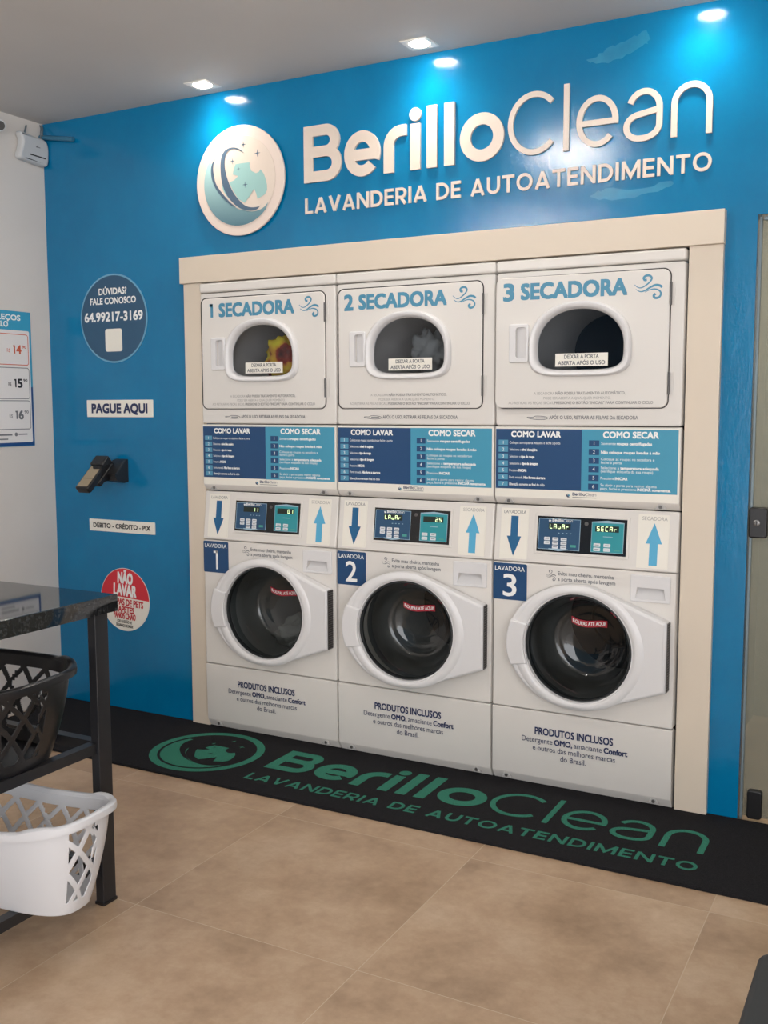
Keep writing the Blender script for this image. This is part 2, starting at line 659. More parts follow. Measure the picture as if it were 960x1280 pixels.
b = MB(FLAT)
b.box(X_LEFT - 0.1, X_LEFT, Y_FRONT, Y_BACK + 0.1, 0, Z_CEIL, M['white_wall'])
struct(b.build('wall_left'))
# unseen right wall, window opening added for light; unseen front wall, open at right
WY0, WY1, WZ0, WZ1 = -6.2, -3.3, 0.10, 2.55
b = MB(Matrix(((0, 0, 1, X_RIGHT), (1, 0, 0, 0), (0, 1, 0, 0), (0, 0, 0, 1))))
b.prism(rect(Y_FRONT, 0, Y_BACK + 0.1, Z_CEIL), 0, 0.1, M['white_wall'], holes=[rect(WY0, WZ0, WY1, WZ1)])
struct(b.build('wall_right'))
b = MB(FLAT)
b.box(X_LEFT - 0.1, 1.7, Y_FRONT - 0.1, Y_FRONT, 0, Z_CEIL, M['blue_front'])  # unseen; width and blue chosen to tame reflections in glass and wall
struct(b.build('wall_front'))

# plain recess behind the machines
b = MB(FLAT)
x0, x1, y0, y1, z1 = OPX0 - 0.03, OPX1 + 0.012, Y_BACK + 0.10, 0.80, 2.02
b.add([(x0, y0, 0), (x1, y0, 0), (x1, y0, z1), (x0, y0, z1), (x0, y1, 0), (x1, y1, 0), (x1, y1, z1), (x0, y1, z1)],
      [(4, 5, 6, 7), (0, 4, 7, 3), (1, 2, 6, 5), (3, 7, 6, 2)], M['recess'])
struct(b.build('wall_recess'))

# corridor seen through the glass door
b = MB(FLAT)
b.box(2.12, 3.5, 1.35, 1.4, 0, 2.5, M['corridor'])
struct(b.build('wall_corridor_back'))
b = MB(FLAT)
b.box(2.10, 2.15, 0.136, 1.4, 0, 2.5, M['corridor'])
struct(b.build('wall_corridor_left'))
b = MB(FLAT)
b.box(3.45, 3.5, 0.136, 1.4, 0, 2.5, M['corridor'])
struct(b.build('wall_corridor_right'))
b = MB(FLAT)
b.box(2.10, 3.5, 0.136, 1.4, 2.5, 2.55, M['corridor'])
struct(b.build('ceiling_corridor'))

e = empty('ceiling_light', (2.9, 0.75, 2.5), 'unseen round light added in the corridor to brighten the glass door', 'ceiling light')  # unseen lamp added to brighten the door glass
b = MB(FLAT)
b.loft([[(r * math.cos(2 * PI * q / 32), r * math.sin(2 * PI * q / 32), z) for q in range(32)] for r, z in ((0.14, 0), (0.14, -0.02), (0.12, -0.024))], M['lamp_frame'])
b.build('lamp_frame', e)
b = MB(FLAT)
b.add([(0.12 * math.cos(2 * PI * q / 32), 0.12 * math.sin(2 * PI * q / 32), -0.022) for q in range(32)], [tuple(range(32))[::-1]], M['corridor_fill_glow'])
b.build('diffuser', e)
light('corridor_fill', 'AREA', (0, 0, -0.028), 12.0, (1.0, 0.97, 0.90), (0, 0, 0), e, shape='DISK', size=0.22)

# glass door
dr = bpy.data.objects.new('door_1', None)
dr.location = (2.30, Y_BACK + 0.03, 0)
COL.objects.link(dr)
struct(dr)
dr['label'] = 'frosted grey glass door at the end of the blue wall'
b = MB()
b.box(0.0, 0.86, 0.014, DRZ - 0.012, -0.01, 0.0, M['door_glass'])
b.build('glass_pane', dr)
b = MB()
b.box(-0.009, 0.000, 0.0, DRZ - 0.004, -0.014, 0.006, M['alu'], 0.002)
b.box(0.004, 0.88, DRZ - 0.016, DRZ - 0.004, -0.014, 0.006, M['alu'], 0.002)
b.build('edge_profile', dr)
b = MB()
b.prism(rrect(-0.008, 1.000, 0.052, 1.104, 0.010), 0.0005, 0.030, M['black_plastic'], 0.005)
lk = b.build('lock', dr)
b = MB()
b.lathe([(0.011, 0.030), (0.011, 0.034), (0.009, 0.035), (0.004, 0.035)], 0.018, 1.052, M['screw'], 20, True)
b.box(0.0165, 0.0195, 1.045, 1.059, 0.035, 0.0356, M['black_gap'])
b.build('key_cylinder', lk)
b = MB()
b.prism(rrect(0.016, 0.012, 0.066, 0.115, 0.012), 0.0005, 0.022, M['black_plastic'], 0.005)
b.build('floor_clamp', dr)

# cream boards around the machine recess
YB = Y_BACK
for nm, x0, x1, z0, z1, y in (('trim_1', -0.106, 2.189, 1.984, 2.096, -0.004), ('trim_2', -0.097, 0.000, 0.0, 1.984, 0.012),
                              ('trim_3', 2.074, 2.186, 0.0, 1.984, 0.012)):
    b = MB()
    b.box(x0, x1, z0, z1, 0, YB - y, M['trim_board'], 0.002)
    move(b, 0, YB, 0)
    struct(b.build(nm))

# ------------------------------------------------------------------ logo and lettering

def star(cx, cy, r):
    pts = []
    for k in range(8):
        a = PI / 4 * k
        q = r if k % 2 == 0 else r * 0.2
        pts.append((cx + q * math.cos(a), cy + q * math.sin(a)))
    return pts


def lp(pts):
    """logo drawing units: the disc has radius 1"""
    return [((x - 430) / 403.0, -(y - 618) / 518.0) for x, y in pts]


L_TEE = [(400, 462), (465, 460), (530, 463), (528, 500), (545, 545), (585, 572), (612, 562), (625, 540), (655, 585), (672, 640), (682, 690),
         (683, 740), (660, 780), (595, 812), (584, 760), (566, 712), (530, 770), (480, 835), (420, 790), (370, 700), (340, 625), (385, 610),
         (425, 575), (372, 556), (382, 505)]
L_ARC = spline([(482, 370), (440, 328), (390, 304), (340, 304), (295, 330), (268, 390), (260, 480), (272, 620), (320, 750), (410, 860), (510, 912),
                (590, 908), (640, 852)], 4) + spline([(615, 884), (540, 884), (470, 850), (390, 750), (335, 625), (303, 500), (302, 400),
                                                     (328, 335), (380, 316), (430, 335)], 4)
L_ARC2 = spline([(210, 385), (182, 430), (170, 500), (185, 600), (240, 715), (340, 832), (400, 868)], 4) + spline([(340, 808), (270, 715), (215, 620), (192, 500), (194, 440)], 4)
L_MINT = spline([(268, 625), (285, 700), (345, 790), (430, 880), (492, 906)], 4) + spline([(430, 872), (350, 790), (300, 700)], 4)
L_CRES_IN = [(690, 852), (650, 895), (600, 918), (540, 922), (480, 905), (400, 872), (300, 772), (220, 662), (184, 560), (170, 470), (182, 425)]
L_STARS = [(475, 290, 0.065), (600, 388, 0.075), (373, 430, 0.062), (428, 510, 0.042), (485, 665, 0.066)]


def draw_logo(b, cx, cy, r, w, cres, dark, tee, mint, stars, step=0.0006, tee_star=None):
    def P(pts):
        return [(cx + x * r, cy + y * r) for x, y in pts]

    cir = [(0.815 * math.cos(math.radians(a)), -0.02 + 0.80 * math.sin(math.radians(a))) for a in range(149, 323, 6)]
    inner = spline(lp(L_CRES_IN), 4)
    b.fill(P(cir + inner), [], w, cres)
    if mint:
        b.fill(P(lp(L_MINT)), [], w + step, mint)
    b.fill(P(lp(L_TEE)), [], w + step, tee)
    b.fill(P(lp(L_ARC)), [], w + 2 * step, dark)
    b.fill(P(lp(L_ARC2)), [], w + 2 * step, dark)
    for i, (x, y, s_) in enumerate(L_STARS):
        q = lp([(x, y)])[0]
        b.fill(P(star(q[0], q[1], s_)), [], w + 2 * step, (tee_star or stars) if i > 2 else stars)


XH = 0.79   # x-height in cap heights


def glyph_paths(ch, x0, x1, t_, h=1.0):
    """centre-line paths of geometric sans letters; x0..x1 outer width, t_ stroke, h cap height; returns (path, closed)"""
    k = t_ / 2
    xh = XH * h
    cx = (x0 + x1) / 2
    rx = (x1 - x0) / 2 - k
    if ch == 'B':
        m = 0.53 * h
        r1, r2 = (h - m) / 2 - k / 2, m / 2 - k / 2
        return [([(x0 + k, 0), (x0 + k, h)], 0),
                ([(x0 + k, h - k), (x1 - 0.04 * h - k - r1, h - k)] + arc(x1 - 0.04 * h - k - r1, m + (h - k - m) / 2, r1, (h - k - m) / 2, 90, -90) + [(x0 + k, m)], 0),
                ([(x0 + k, m), (x1 - k - r2, m)] + arc(x1 - k - r2, (m + k) / 2, r2, (m - k) / 2, 90, -90) + [(x0 + k, k)], 0)]
    if ch == 'e':
        cy, ry = xh / 2, xh / 2 - k
        a_ = -math.degrees(math.asin(min(0.9, (k + 0.02 * h) / ry)))
        return [(arc(cx, cy, rx, ry, a_, 318, 44), 0), ([(x0 + k, cy - 0.02 * h), (x1 - k * 0.75, cy - 0.02 * h)], 0)]
    if ch == 'r':
        q = min(x1 - x0 - t_, xh * 0.38)
        return [([(x0 + k, 0), (x0 + k, xh - k - q)] + arc(x0 + k + q, xh - k - q, q, q, 180, 90, 10)[1:] + [(x1, xh - k)], 0)]
    if ch == 'i':
        return [([(x0 + k, 0), (x0 + k, xh * 0.98)], 0)]
    if ch == 'l':
        return [([(x0 + k, 0), (x0 + k, 1.035 * h)], 0)]
    if ch == 'o':
        return [(arc(cx, xh / 2, rx, xh / 2 - k, 0, 360, 40)[:-1], 1)]
    if ch == 'O':
        return [(arc(cx, h / 2, rx, h / 2 - k, 0, 360, 40)[:-1], 1)]
    if ch == 'C':
        return [(arc(cx + rx * 0.06, h / 2, rx * 1.06, h / 2 - k, 42, 318, 40), 0)]
    if ch == 'a':
        xr = x1 - k
        top = arc(cx + 0.02 * h, xh * 0.62, xr - cx - 0.02 * h, xh * 0.38 - k, 158, 0, 18)
        r3 = (xr - x0 - k)
        low = arc(xr - r3 * 0.50, xh * 0.30, r3 * 0.50, xh * 0.30 - k, 0, -90, 12)
        left = arc(x0 + k + r3 * 0.42, xh * 0.285, r3 * 0.42, xh * 0.285 - k, 270, 100, 16)
        return [(top + low, 0), ([low[-1]] + left + [(xr, xh * 0.58)], 0)]
    if ch == 'n':
        return [([(x0 + k, 0)] + arc(cx, xh - k - rx, rx, rx, 180, 0, 22) + [(x1 - k, 0)], 0)]
    if ch == 'L':
        return [([(x0 + k, h), (x0 + k, 0)], 0), ([(x0 + k, k), (x1, k)], 0)]
    if ch in 'AV':
        s_ = k * 1.06
        f = (lambda y: y) if ch == 'A' else (lambda y: h - y)
        p = [([(x0 + s_, f(0)), (cx, f(h - k * 0.4))], 0), ([(x1 - s_, f(0)), (cx, f(h - k * 0.4))], 0)]
        if ch == 'A':
            p.append(([(x0 + (cx - x0) * 0.36, 0.26 * h), (x1 - (cx - x0) * 0.36, 0.26 * h)], 0))
        return p
    if ch == 'N':
        return [([(x0 + k, 0), (x0 + k, h)], 0), ([(x1 - k, 0), (x1 - k, h)], 0), ([(x0 + k, h * 0.96), (x1 - k, h * 0.04)], 0)]
    if ch == 'M':
        return [([(x0 + k, 0), (x0 + k, h)], 0), ([(x1 - k, 0), (x1 - k, h)], 0), ([(x0 + k, h * 0.95), (cx, h * 0.16), (x1 - k, h * 0.95)], 0)]
    if ch == 'D':
        r = min(x1 - x0 - t_, h * 0.5 - k)
        return [([(x0 + k, 0), (x0 + k, h)], 0), ([(x0 + k, h - k), (x1 - k - r, h - k)] + arc(x1 - k - r, h / 2, r, h / 2 - k, 90, -90) + [(x0 + k, k)], 0)]
    if ch == 'E':
        return [([(x0 + k, 0), (x0 + k, h)], 0)] + [([(x0 + k, y), (x1 - (0.04 * h if i == 1 else 0), y)], 0) for i, y in enumerate((k, h / 2, h - k))]
    if ch == 'R':
        m = 0.42 * h
        r1 = (h - k - m) / 2
        return [([(x0 + k, 0), (x0 + k, h)], 0), ([(x0 + k, h - k), (x1 - k - r1, h - k)] + arc(x1 - k - r1, m + r1, r1, r1, 90, -90) + [(x0 + k, m)], 0),
                ([(cx - 0.02 * h, m), (x1 - k * 0.9, 0)], 0)]
    if ch == 'I':
        return [([(x0 + k, 0), (x0 + k, h)], 0)]
    if ch == 'U':
        r = rx
        return [([(x0 + k, h)] + arc(cx, k + r, r, r, 180, 360, 16) + [(x1 - k, h)], 0)]
    if ch == 'T':
        return [([(cx, 0), (cx, h)], 0), ([(x0, h - k), (x1, h - k)], 0)]
    return []


WORD = [('B', .527, .703, 1), ('e', .717, .878, 1), ('r', .895, .993, 1), ('i', 1.010, 1.053, 1), ('l', 1.081, 1.124, 1), ('l', 1.154, 1.198, 1),
        ('o', 1.219, 1.395, 1), ('C', 1.410, 1.600, 0), ('l', 1.621, 1.642, 0), ('e', 1.668, 1.817, 0), ('a', 1.836, 1.969, 0), ('n', 1.999, 2.134, 0)]
TAGW = {'L': .50, 'A': .78, 'V': .76, 'N': .74, 'D': .72, 'E': .54, 'R': .64, 'I': .17, 'U': .70, 'T': .64, 'O': .84, 'M': .88, ' ': .30}


def tag_layout(x0, x1, h):
    s_ = 'LAVANDERIA DE AUTOATENDIMENTO'
    gap = 0.125
    tot = sum(TAGW[c] for c in s_) + gap * (len(s_) - 1)
    k = (x1 - x0) / tot
    x = x0
    out = []
    for c in s_:
        if c != ' ':
            out.append((c, x, x + TAGW[c] * k))
        x += (TAGW[c] + gap) * k
    return out


def draw_glyph(b, ch, x0, x1, base, h, th, w, m, w0=None):
    for i, (pth, closed) in enumerate(glyph_paths(ch, x0, x1, th, h)):
        b.strip([(x, y + base) for x, y in pth], th, w + i * (0.00012 if w0 is None else 0.0003), m, bool(closed), w0)
    if ch == 'i':
        r = th * 0.58
        c_ = circle((x0 + x1) / 2, base + XH * h * 1.0 + r * 1.25, r, 24)
        if w0 is None:
            b.poly(c_, w, m)
        else:
            b.prism(c_, w0, w, m)


# logo disc on the wall
lg = empty('logo_disc', (0.212, YB, 2.395), 'round cream logo disc with crescent and shirt, left of the large shop lettering', 'sign')
b = MB()
b.prism(circle(0, 0, 0.226, 96), 0.012, 0.021, M['disc_rim'], 0.002)
b.build('disc', lg)
b = MB()
b.prism(circle(0, 0, 0.06, 40), 0.0005, 0.012, M['disc_rim'])
b.build('spacer', lg)
b = MB()
b.prism(circle(0, 0, 0.183, 96), 0.0212, 0.0225, M['sign_cream'], 0.0006)
b.build('face_panel', lg)
b = MB()
draw_logo(b, 0, 0, 0.226, 0.0228, M['logo_gradient'], M['logo_slate'], M['logo_mint'], M['logo_mint'], M['logo_slate'])
b.build('emblem', lg)

# raised letters
sg = empty('shop_lettering', (0.527, YB, 2.352), 'large raised cream lettering, bold then thin, high on the blue wall', 'sign')
for ch, x0, x1, bold in WORD:
    b = MB()
    draw_glyph(b, ch, x0 - 0.527, x1 - 0.527, 0.0, 0.222, 0.0425 if bold else 0.0200, 0.011, M['sign_cream'], 0.0005)
    b.build('letter', sg)
tg = empty('tagline_lettering', (0.528, YB, 2.230), 'small raised cream capitals in one line under the large shop lettering', 'sign')
for ch, x0, x1 in tag_layout(0, 1.608, 0.0625):
    b = MB()
    draw_glyph(b, ch, x0, x1, 0.0, 0.0625, 0.0110, 0.007, M['sign_cream'], 0.0005)
    b.build('letter', tg)


def wordmark(b, x0, x1, base, h, w, m):
    k = (x1 - x0) / (2.134 - 0.527)
    for ch, a, c, bold in WORD:
        draw_glyph(b, ch, x0 + (a - .527) * k, x0 + (c - .527) * k, base, h, (0.2 if bold else 0.095) * h, w, m)


# ------------------------------------------------------------------ recessed spotlights and ceiling panels
for i, x in enumerate(LAMPX):
    lab = ['square recessed spotlight in the ceiling above the round logo disc',
           'square recessed spotlight in the ceiling above the bold half of the lettering',
           'square recessed spotlight above the right end of the lettering, mirrored on the wall'][i]
    e = empty('ceiling_spotlight', (x, LAMPY, Z_CEIL), lab, 'spotlight', 'recessed spotlights along the blue wall')
    b = MB(FLAT)
    o_, i_ = rect(-0.055, -0.055, 0.055, 0.055), circle(0, 0, 0.040, 40, a0=0.02)
    b.fill(o_, [i_], -0.003, M['lamp_frame'], True)
    b.loft([[(x_, y_, 0.0) for x_, y_ in o_], [(x_, y_, -0.003) for x_, y_ in o_]], M['lamp_frame'])
    b.loft([[(x_, y_, 0.018) for x_, y_ in circle(0, 0, 0.033, 40, a0=0.02)], [(x_, y_, -0.003) for x_, y_ in i_]], M['lamp_frame'])
    b.build('lamp_frame', e)
    b = MB(FLAT)
    prof = [(0.0365, 0.002), (0.033, -0.004), (0.022, -0.009), (0.008, -0.011)]
    b.loft([[(r * math.cos(2 * PI * q / 32), r * math.sin(2 * PI * q / 32), z) for q in range(32)] for r, z in prof], M['lamp'], cap1=True)
    b.build('bulb', e)
    light('spot_beam', 'SPOT', (0, 0, -0.016), SPOT_W, (1.0, 0.90, 0.78), (math.radians(-4), 0, 0), e, spot_size=math.radians(150), spot_blend=1.0, shadow_soft_size=0.035)

PANELS = [(1.172, -1.45), (3.05, -2.6), (0.2, -3.6), (3.05, -4.6)]  # first lamp mirrored in the wall; the others unseen, added for even light
for i, (x, y) in enumerate(PANELS):
    lab = ['round globe ceiling light mirrored on the blue wall beneath the thin lettering', 'unseen globe ceiling light added for fill over the black bench',
           'unseen globe ceiling light added for fill near the granite topped table', 'unseen globe ceiling light added for fill behind the viewer'][i]
    e = empty('ceiling_light', (x, y, Z_CEIL), lab, 'ceiling light', 'globe lights in the middle of the ceiling')
    b = MB(FLAT)
    b.loft([[(r * math.cos(2 * PI * q / 40), r * math.sin(2 * PI * q / 40), z) for q in range(40)] for r, z in ((0.075, 0.0), (0.075, -0.012), (0.068, -0.018), (0.020, -0.018))], M['lamp_frame'], cap1=True)
    b.build('base', e)
    b = MB(FLAT)
    b.loft([[(max(0.003, 0.05 * math.sin(PI * k / 14)) * math.cos(2 * PI * q / 28), max(0.003, 0.05 * math.sin(PI * k / 14)) * math.sin(2 * PI * q / 28), -0.066 + 0.05 * math.cos(PI * k / 14))
             for q in range(28)] for k in range(15)], (M['globe_bright'], M['globe_soft'], M['globe'], M['globe'])[i], cap0=True, cap1=True)
    b.build('globe', e)

# ------------------------------------------------------------------ machines
PITCH = 0.69


def superpath(cx, cy, rx, rt_, rb, nt, nb, n=72):
    out = []
    for k in range(n):
        a = 2 * PI * k / n
        c_, s_ = math.cos(a), math.sin(a)
        e = 2.0 / (nt if s_ >= 0 else nb)
        out.append((cx + rx * math.copysign(abs(c_) ** e, c_), cy + (rt_ if s_ >= 0 else rb) * math.copysign(abs(s_) ** e, s_)))
    return out


def digit_one(b, u, v, h, th, w, m):
    b.strip([(u, v), (u, v + h)], th, w, m)
    b.strip([(u + th * 0.3, v + h - th * 0.45), (u - h * 0.22, v + h - th * 0.45)], th * 0.85, w, m)


def wind_icon(b, u0, u1, v0, v1, w, m, th):
    W_, H_ = u1 - u0, v1 - v0

    def P(pts):
        return [(u0 + x * W_, v0 + y * H_) for x, y in pts]

    taper = lambda n: [th * min(1.0, 0.25 + 1.1 * i / n) for i in range(n)]
    for pts in ([(0, .62), (.12, .50), (.26, .48), (.42, .58), (.56, .72), (.62, .86), (.55, .97), (.42, .98), (.33, .90), (.36, .80), (.44, .80)],
                [(.05, .42), (.20, .32), (.36, .34), (.54, .46), (.74, .56), (.90, .54), (1.0, .46)],
                [(.38, .28), (.52, .36), (.70, .40), (.88, .34), (.96, .20), (.90, .05), (.76, .02), (.70, .12), (.77, .20)]):
        q = spline(P(pts), 5)
        b.strip(q, taper(len(q)), w, m)


LEFT_STEPS = [[('Coloque as roupas na máquina e feche a porta', 0)], [('Selecione o', 0), ('nível de sujeira', .05)], [('Selecione o', 0), ('tipo de roupa', .05)],
              [('Selecione o', 0), ('tipo de lavagem', .05)], [('Pressione', 0), ('INICIAR', .05)], [('Porta travada.', 0), ('Não force a abertura', .05)],
              [('Liberação somente ao final do ciclo', .02)]]
LEFT_W = [.196, .108, .098, .112, .068, .140, .138]
RIGHT_STEPS = [[([('Somente', 0), ('roupas centrifugadas', .05)], .180)], [([('Não coloque roupas lavadas à mão', .05)], .208)],
               [([('Coloque as roupas na secadora e', 0)], .190), ([('feche a porta', 0)], .075)],
               [([('Selecione a', 0), ('temperatura adequada', .05)], .206), ([('(verifique etiqueta da sua roupa)', 0)], .186)],
               [([('Pressione', 0), ('INICIAR', .05)], .097)],
               [([('Se abrir a porta para retirar alguma', 0)], .200), ([('peça, feche e pressione', 0), ('INICIAR novamente.', .05)], .248)]]


def clip(b, u, v, w, ms, md):
    b.prism([(u - 0.022, v - 0.010), (u + 0.022, v - 0.010), (u + 0.007, v + 0.008), (u - 0.007, v + 0.008)], w - 0.004, w, ms, 0.001)
    b.prism(circle(u, v - 0.002, 0.0065, 16), w, w + 0.001, md)


def make_dryer(num, xo, label, open_deg):
    e = empty('tumble_dryer', (xo, 0, 1.083), label, 'dryer', 'three numbered tumble dryers in the upper row')
    Z = -1.083
    RING = superpath(0.327, 1.660, 0.157, 0.132, 0.084, 2.15, 4.4)

    def mb():
        q = MB()
        q.T = Matrix.Translation((0, 0, Z)) @ q.T
        return q

    # cabinet: shell with the drum opening
    b = mb()
    b.prism(rrect(0.003, 1.376, 0.687, 1.9355, 0.010), -0.62, 0.0, M['enamel'], 0.006, holes=[superpath(0.327, 1.660, 0.188, 0.160, 0.110, 2.2, 3), rrect(0.085, 1.615, 0.1365, 1.740, 0.01)], back=False)
    b.build('cabinet', e)
    b = mb()
    b.prism(rrect(0.001, 1.939, 0.689, 1.979, 0.010), -0.62, 0.004, M['enamel'], 0.008)
    b.build('top_panel', e)
    # lint panel with its curved lower lip
    b = mb()
    prof = [(1.3725, -0.02), (1.3725, -0.004), (1.3685, 0.0), (1.111, 0.0), (1.106, -0.0015), (1.086, -0.018), (1.0815, -0.028), (1.0815, -0.62)]
    b.loft([[(0.003, z, w_) for z, w_ in prof], [(0.687, z, w_) for z, w_ in prof]], M['enamel'], closed=False)
    for uu in (0.003, 0.687):
        b.add([(uu, z, w_) for z, w_ in prof], [tuple(range(len(prof)))], M['enamel'])
    lint = b.build('lint_panel', e)
    b = mb()
    for uu in (0.057, 0.622):
        b2 = mb()
        clip(b2, uu, 1.0965, -0.003, M['enamel_shade'], M['screw'])
        b2.build('clip', lint)
    # instruction sticker
    b = mb()
    wv = 0.0012
    b.poly(rrect(0.001 + .004, 1.110, 0.685, 1.369, 0.004), wv - 0.0004, M['sticker_white'])
    b.poly(rect(0.0055, 1.141, 0.3365, 1.3635), wv, M['navy'])
    b.poly(rect(0.3365, 1.140, 0.679, 1.364), wv, M['teal'])
    wt = wv + 0.0004
    b.text('COMO LAVAR', 0.162, 1.3345, 0.0205, wt, M['white_text'], width=0.190, bold=0.05)
    b.text('COMO SECAR', 0.513, 1.3345, 0.0215, wt, M['white_text'], width=0.196, bold=0.05)
    for i in range(7):
        v_ = 1.323 - i * 0.0258
        b.poly(rect(0.016, v_ - 0.0195, 0.054, v_), wt, M['teal_box'])
        b.text(str(i + 1), 0.035, v_ - 0.0155, 0.0115, wt + 0.0004, M['white_text'])
        b.text(LEFT_STEPS[i], 0.060, v_ - 0.0145, 0.0095, wt, M['white_text'], 'L', LEFT_W[i])
    for i in range(6):
        v_ = 1.325 - i * 0.0311
        b.poly(rect(0.363, v_ - 0.0215, 0.401, v_), wt, M['navy'])
        b.text(str(i + 1), 0.382, v_ - 0.0165, 0.0125, wt + 0.0004, M['white_text'])
        rows = RIGHT_STEPS[i]
        for j, (r_, wd) in enumerate(rows):
            vb = v_ - 0.0155 if len(rows) == 1 else v_ - 0.0085 - j * 0.0125
            b.text(r_, 0.408, vb, 0.0095, wt, M['white_text'], 'L', wd)
    draw_logo(b, 0.290, 1.1245, 0.010, wt, M['navy_text'], M['navy_text'], M['teal'], None, M['navy_text'], 0.0001)
    wordmark(b, 0.305, 0.393, 1.1235, 0.011, wt, M['navy_text'])
    b.poly(rect(0.305, 1.1165, 0.393, 1.1185), wt, M['grey_text'])
    b.build('instruction_sticker', lint)
    # note beneath the door
    b = mb()
    b.text('APÓS O USO, RETIRAR AS FELPAS DA SECADORA', 0.537, 1.400, 0.0125, 0.0008, M['grey_text'], 'R', 0.325, 0.02)
    pts = spline([(0.130, 1.404), (0.150, 1.400), (0.175, 1.398), (0.200, 1.400), (0.206, 1.405), (0.190, 1.410), (0.160, 1.411), (0.150, 1.407), (0.130, 1.407)], 4, True)
    b.strip(pts, 0.0022, 0.0008, M['grey_text'], True)
    b.strip([(0.160, 1.4045), (0.196, 1.4045)], 0.0035, 0.0008, M['grey_text'])
    b.build('lint_note', e)
    # dark plate standing in for the shade in the door gap
    b = mb()
    b.prism(rrect(0.0060, 1.4375, 0.6415, 1.9165, 0.028), 0.0, 0.0012, M['black_gap'], holes=[superpath(0.327, 1.660, 0.186, 0.158, 0.108, 2.2, 3), rrect(0.086, 1.616, 0.1355, 1.739, 0.01)], back=False)
    b.build('door_gap_shade', e)
    # drum
    b = mb()
    b.loft([[(x, y, 0.0) for x, y in superpath(0.327, 1.660, 0.187, 0.159, 0.109, 2.2, 3, 48)],
            [(x, y, -0.05) for x, y in circle(0.335, 1.665, 0.235, 48)],
            [(x, y, -0.06) for x, y in circle(0.335, 1.66, 0.262, 48)],
            [(x, y, -0.50) for x, y in circle(0.335, 1.66, 0.262, 48)],
            [(x, y, -0.52) for x, y in circle(0.335, 1.66, 0.24, 48)],
            [(x, y, -0.52) for x, y in circle(0.335, 1.66, 0.02, 48)]], M['dryer_drum'], cap1=True)
    dm = b.build('drum', e)
    for k in range(3):
        a = math.radians(100 + 120 * k + num * 25)
        c_, s_ = math.cos(a), math.sin(a)
        b = mb()
        b.loft([[(0.335 + r * c_ - q * s_, 1.66 + r * s_ + q * c_, wz) for r, q in ((0.261, -0.03), (0.215, -0.008), (0.215, 0.008), (0.261, 0.03))]
                for wz in (-0.07, -0.50)], M['dryer_drum'], cap0=True, cap1=True)
        b.build('lifter', dm)
    # door, turning about its right edge
    hinge = Matrix.Translation((0.6385, 0, 0)) @ Matrix.Rotation(math.radians(open_deg), 4, 'Z') @ Matrix.Translation((-0.6385, 0, 0))

    def db():
        q = mb()
        q.T = hinge @ Matrix.Translation((0, 0.011, 0)) @ q.T
        return q

    b = db()
    b.prism(rrect(0.0125, 1.4405, 0.6375, 1.9125, 0.025), 0.003, 0.017, M['enamel'], 0.004, holes=[RING, rrect(0.091, 1.621, 0.132, 1.734, 0.010)])
    door = b.build('door', e)
    b = db()

    def rg(k, w_):
        return [(x, y, w_) for x, y in superpath(0.327, 1.659, 0.156 + k * 0.030, 0.133 + k * 0.025, 0.083 + k * 0.0235, 2.15 + 0.1 * k, 4.2)]

    b.loft([rg(1.0, 0.017), rg(0.985, 0.026), rg(0.90, 0.034), rg(0.75, 0.0385), rg(0.55, 0.0385), rg(0.30, 0.034), rg(0.08, 0.025), rg(0.0, 0.012), rg(-0.06, 0.006)], M['enamel_plastic'])
    b.build('window_ring', door)
    b = db()
    b.poly(superpath(0.327, 1.659, 0.1555, 0.1325, 0.0825, 2.15, 4.2), 0.010, M['glass_dark'])
    gl = b.build('window_glass', door)
    b = db()
    b.poly(rect(0.238, 1.589, 0.428, 1.635), 0.0112, M['sticker_white'])
    b.text('DEIXAR A PORTA', 0.333, 1.6165, 0.0135, 0.0116, M['grey_text'], width=0.125, bold=0.03)
    b.text('ABERTA APÓS O USO', 0.333, 1.5945, 0.0135, 0.0116, M['grey_text'], width=0.170, bold=0.03)
    b.build('window_sticker', gl)
    # handle scoop
    b = db()
    hole = rrect(0.092, 1.622, 0.131, 1.733, 0.010)
    b.prism(rrect(0.066, 1.605, 0.140, 1.745, 0.008), 0.017, 0.026, M['enamel_plastic'], 0.004, holes=[hole], back=False)
    b.add([(0.090, 1.620, 0.0035), (0.133, 1.620, 0.0235), (0.133, 1.735, 0.0235), (0.090, 1.735, 0.0035)], [(0, 1, 2, 3)], M['enamel_plastic'])
    b.build('door_handle', door)
    # lettering
    b = db()
    lw = 0.0178
    if num == 1:
        digit_one(b, 0.070, 1.831, 0.0575, 0.0135, lw, M['teal_text'])
    else:
        b.text(str(num), 0.062, 1.831, 0.0575, lw, M['teal_text'], width=0.037, bold=0.055)
    b.text('SECADORA', 0.110, 1.833, 0.053, lw, M['teal_text'], 'L', 0.380, 0.055)
    wind_icon(b, 0.517, 0.611, 1.814, 1.894, lw, M['teal_text'], 0.008)
    b.build('lettering', door)
    b = db()
    b.text([('A SECADORA', 0), ('NÃO POSSUI TRATAMENTO AUTOMÁTICO,', .04)], 0.327, 1.4885, 0.0095, lw, M['pale_text'], width=0.332)
    b.text('PODE SER ABERTA A QUALQUER MOMENTO.', 0.320, 1.4715, 0.0090, lw, M['pale_text'], width=0.245)
    b.text([('AO RETIRAR AS PEÇAS SECAS,', 0), ('PRESSIONE O BOTÃO "INICIAR" PARA CONTINUAR O CICLO', .04)], 0.327, 1.4545, 0.0095, lw, M['pale_text'], width=0.525)
    b.build('fine_print', door)
    for z0, z1 in ((1.790, 1.866), (1.486, 1.562)):
        b = mb()
        b.tube([(0.6425, z0, 0.012), (0.6425, z1, 0.012)], 0.0042, M['hinge_dark'])
        b.box(0.6425, 0.655, z0, z1, 0.0005, 0.003, M['enamel'])
        b.build('hinge', e)
    return e


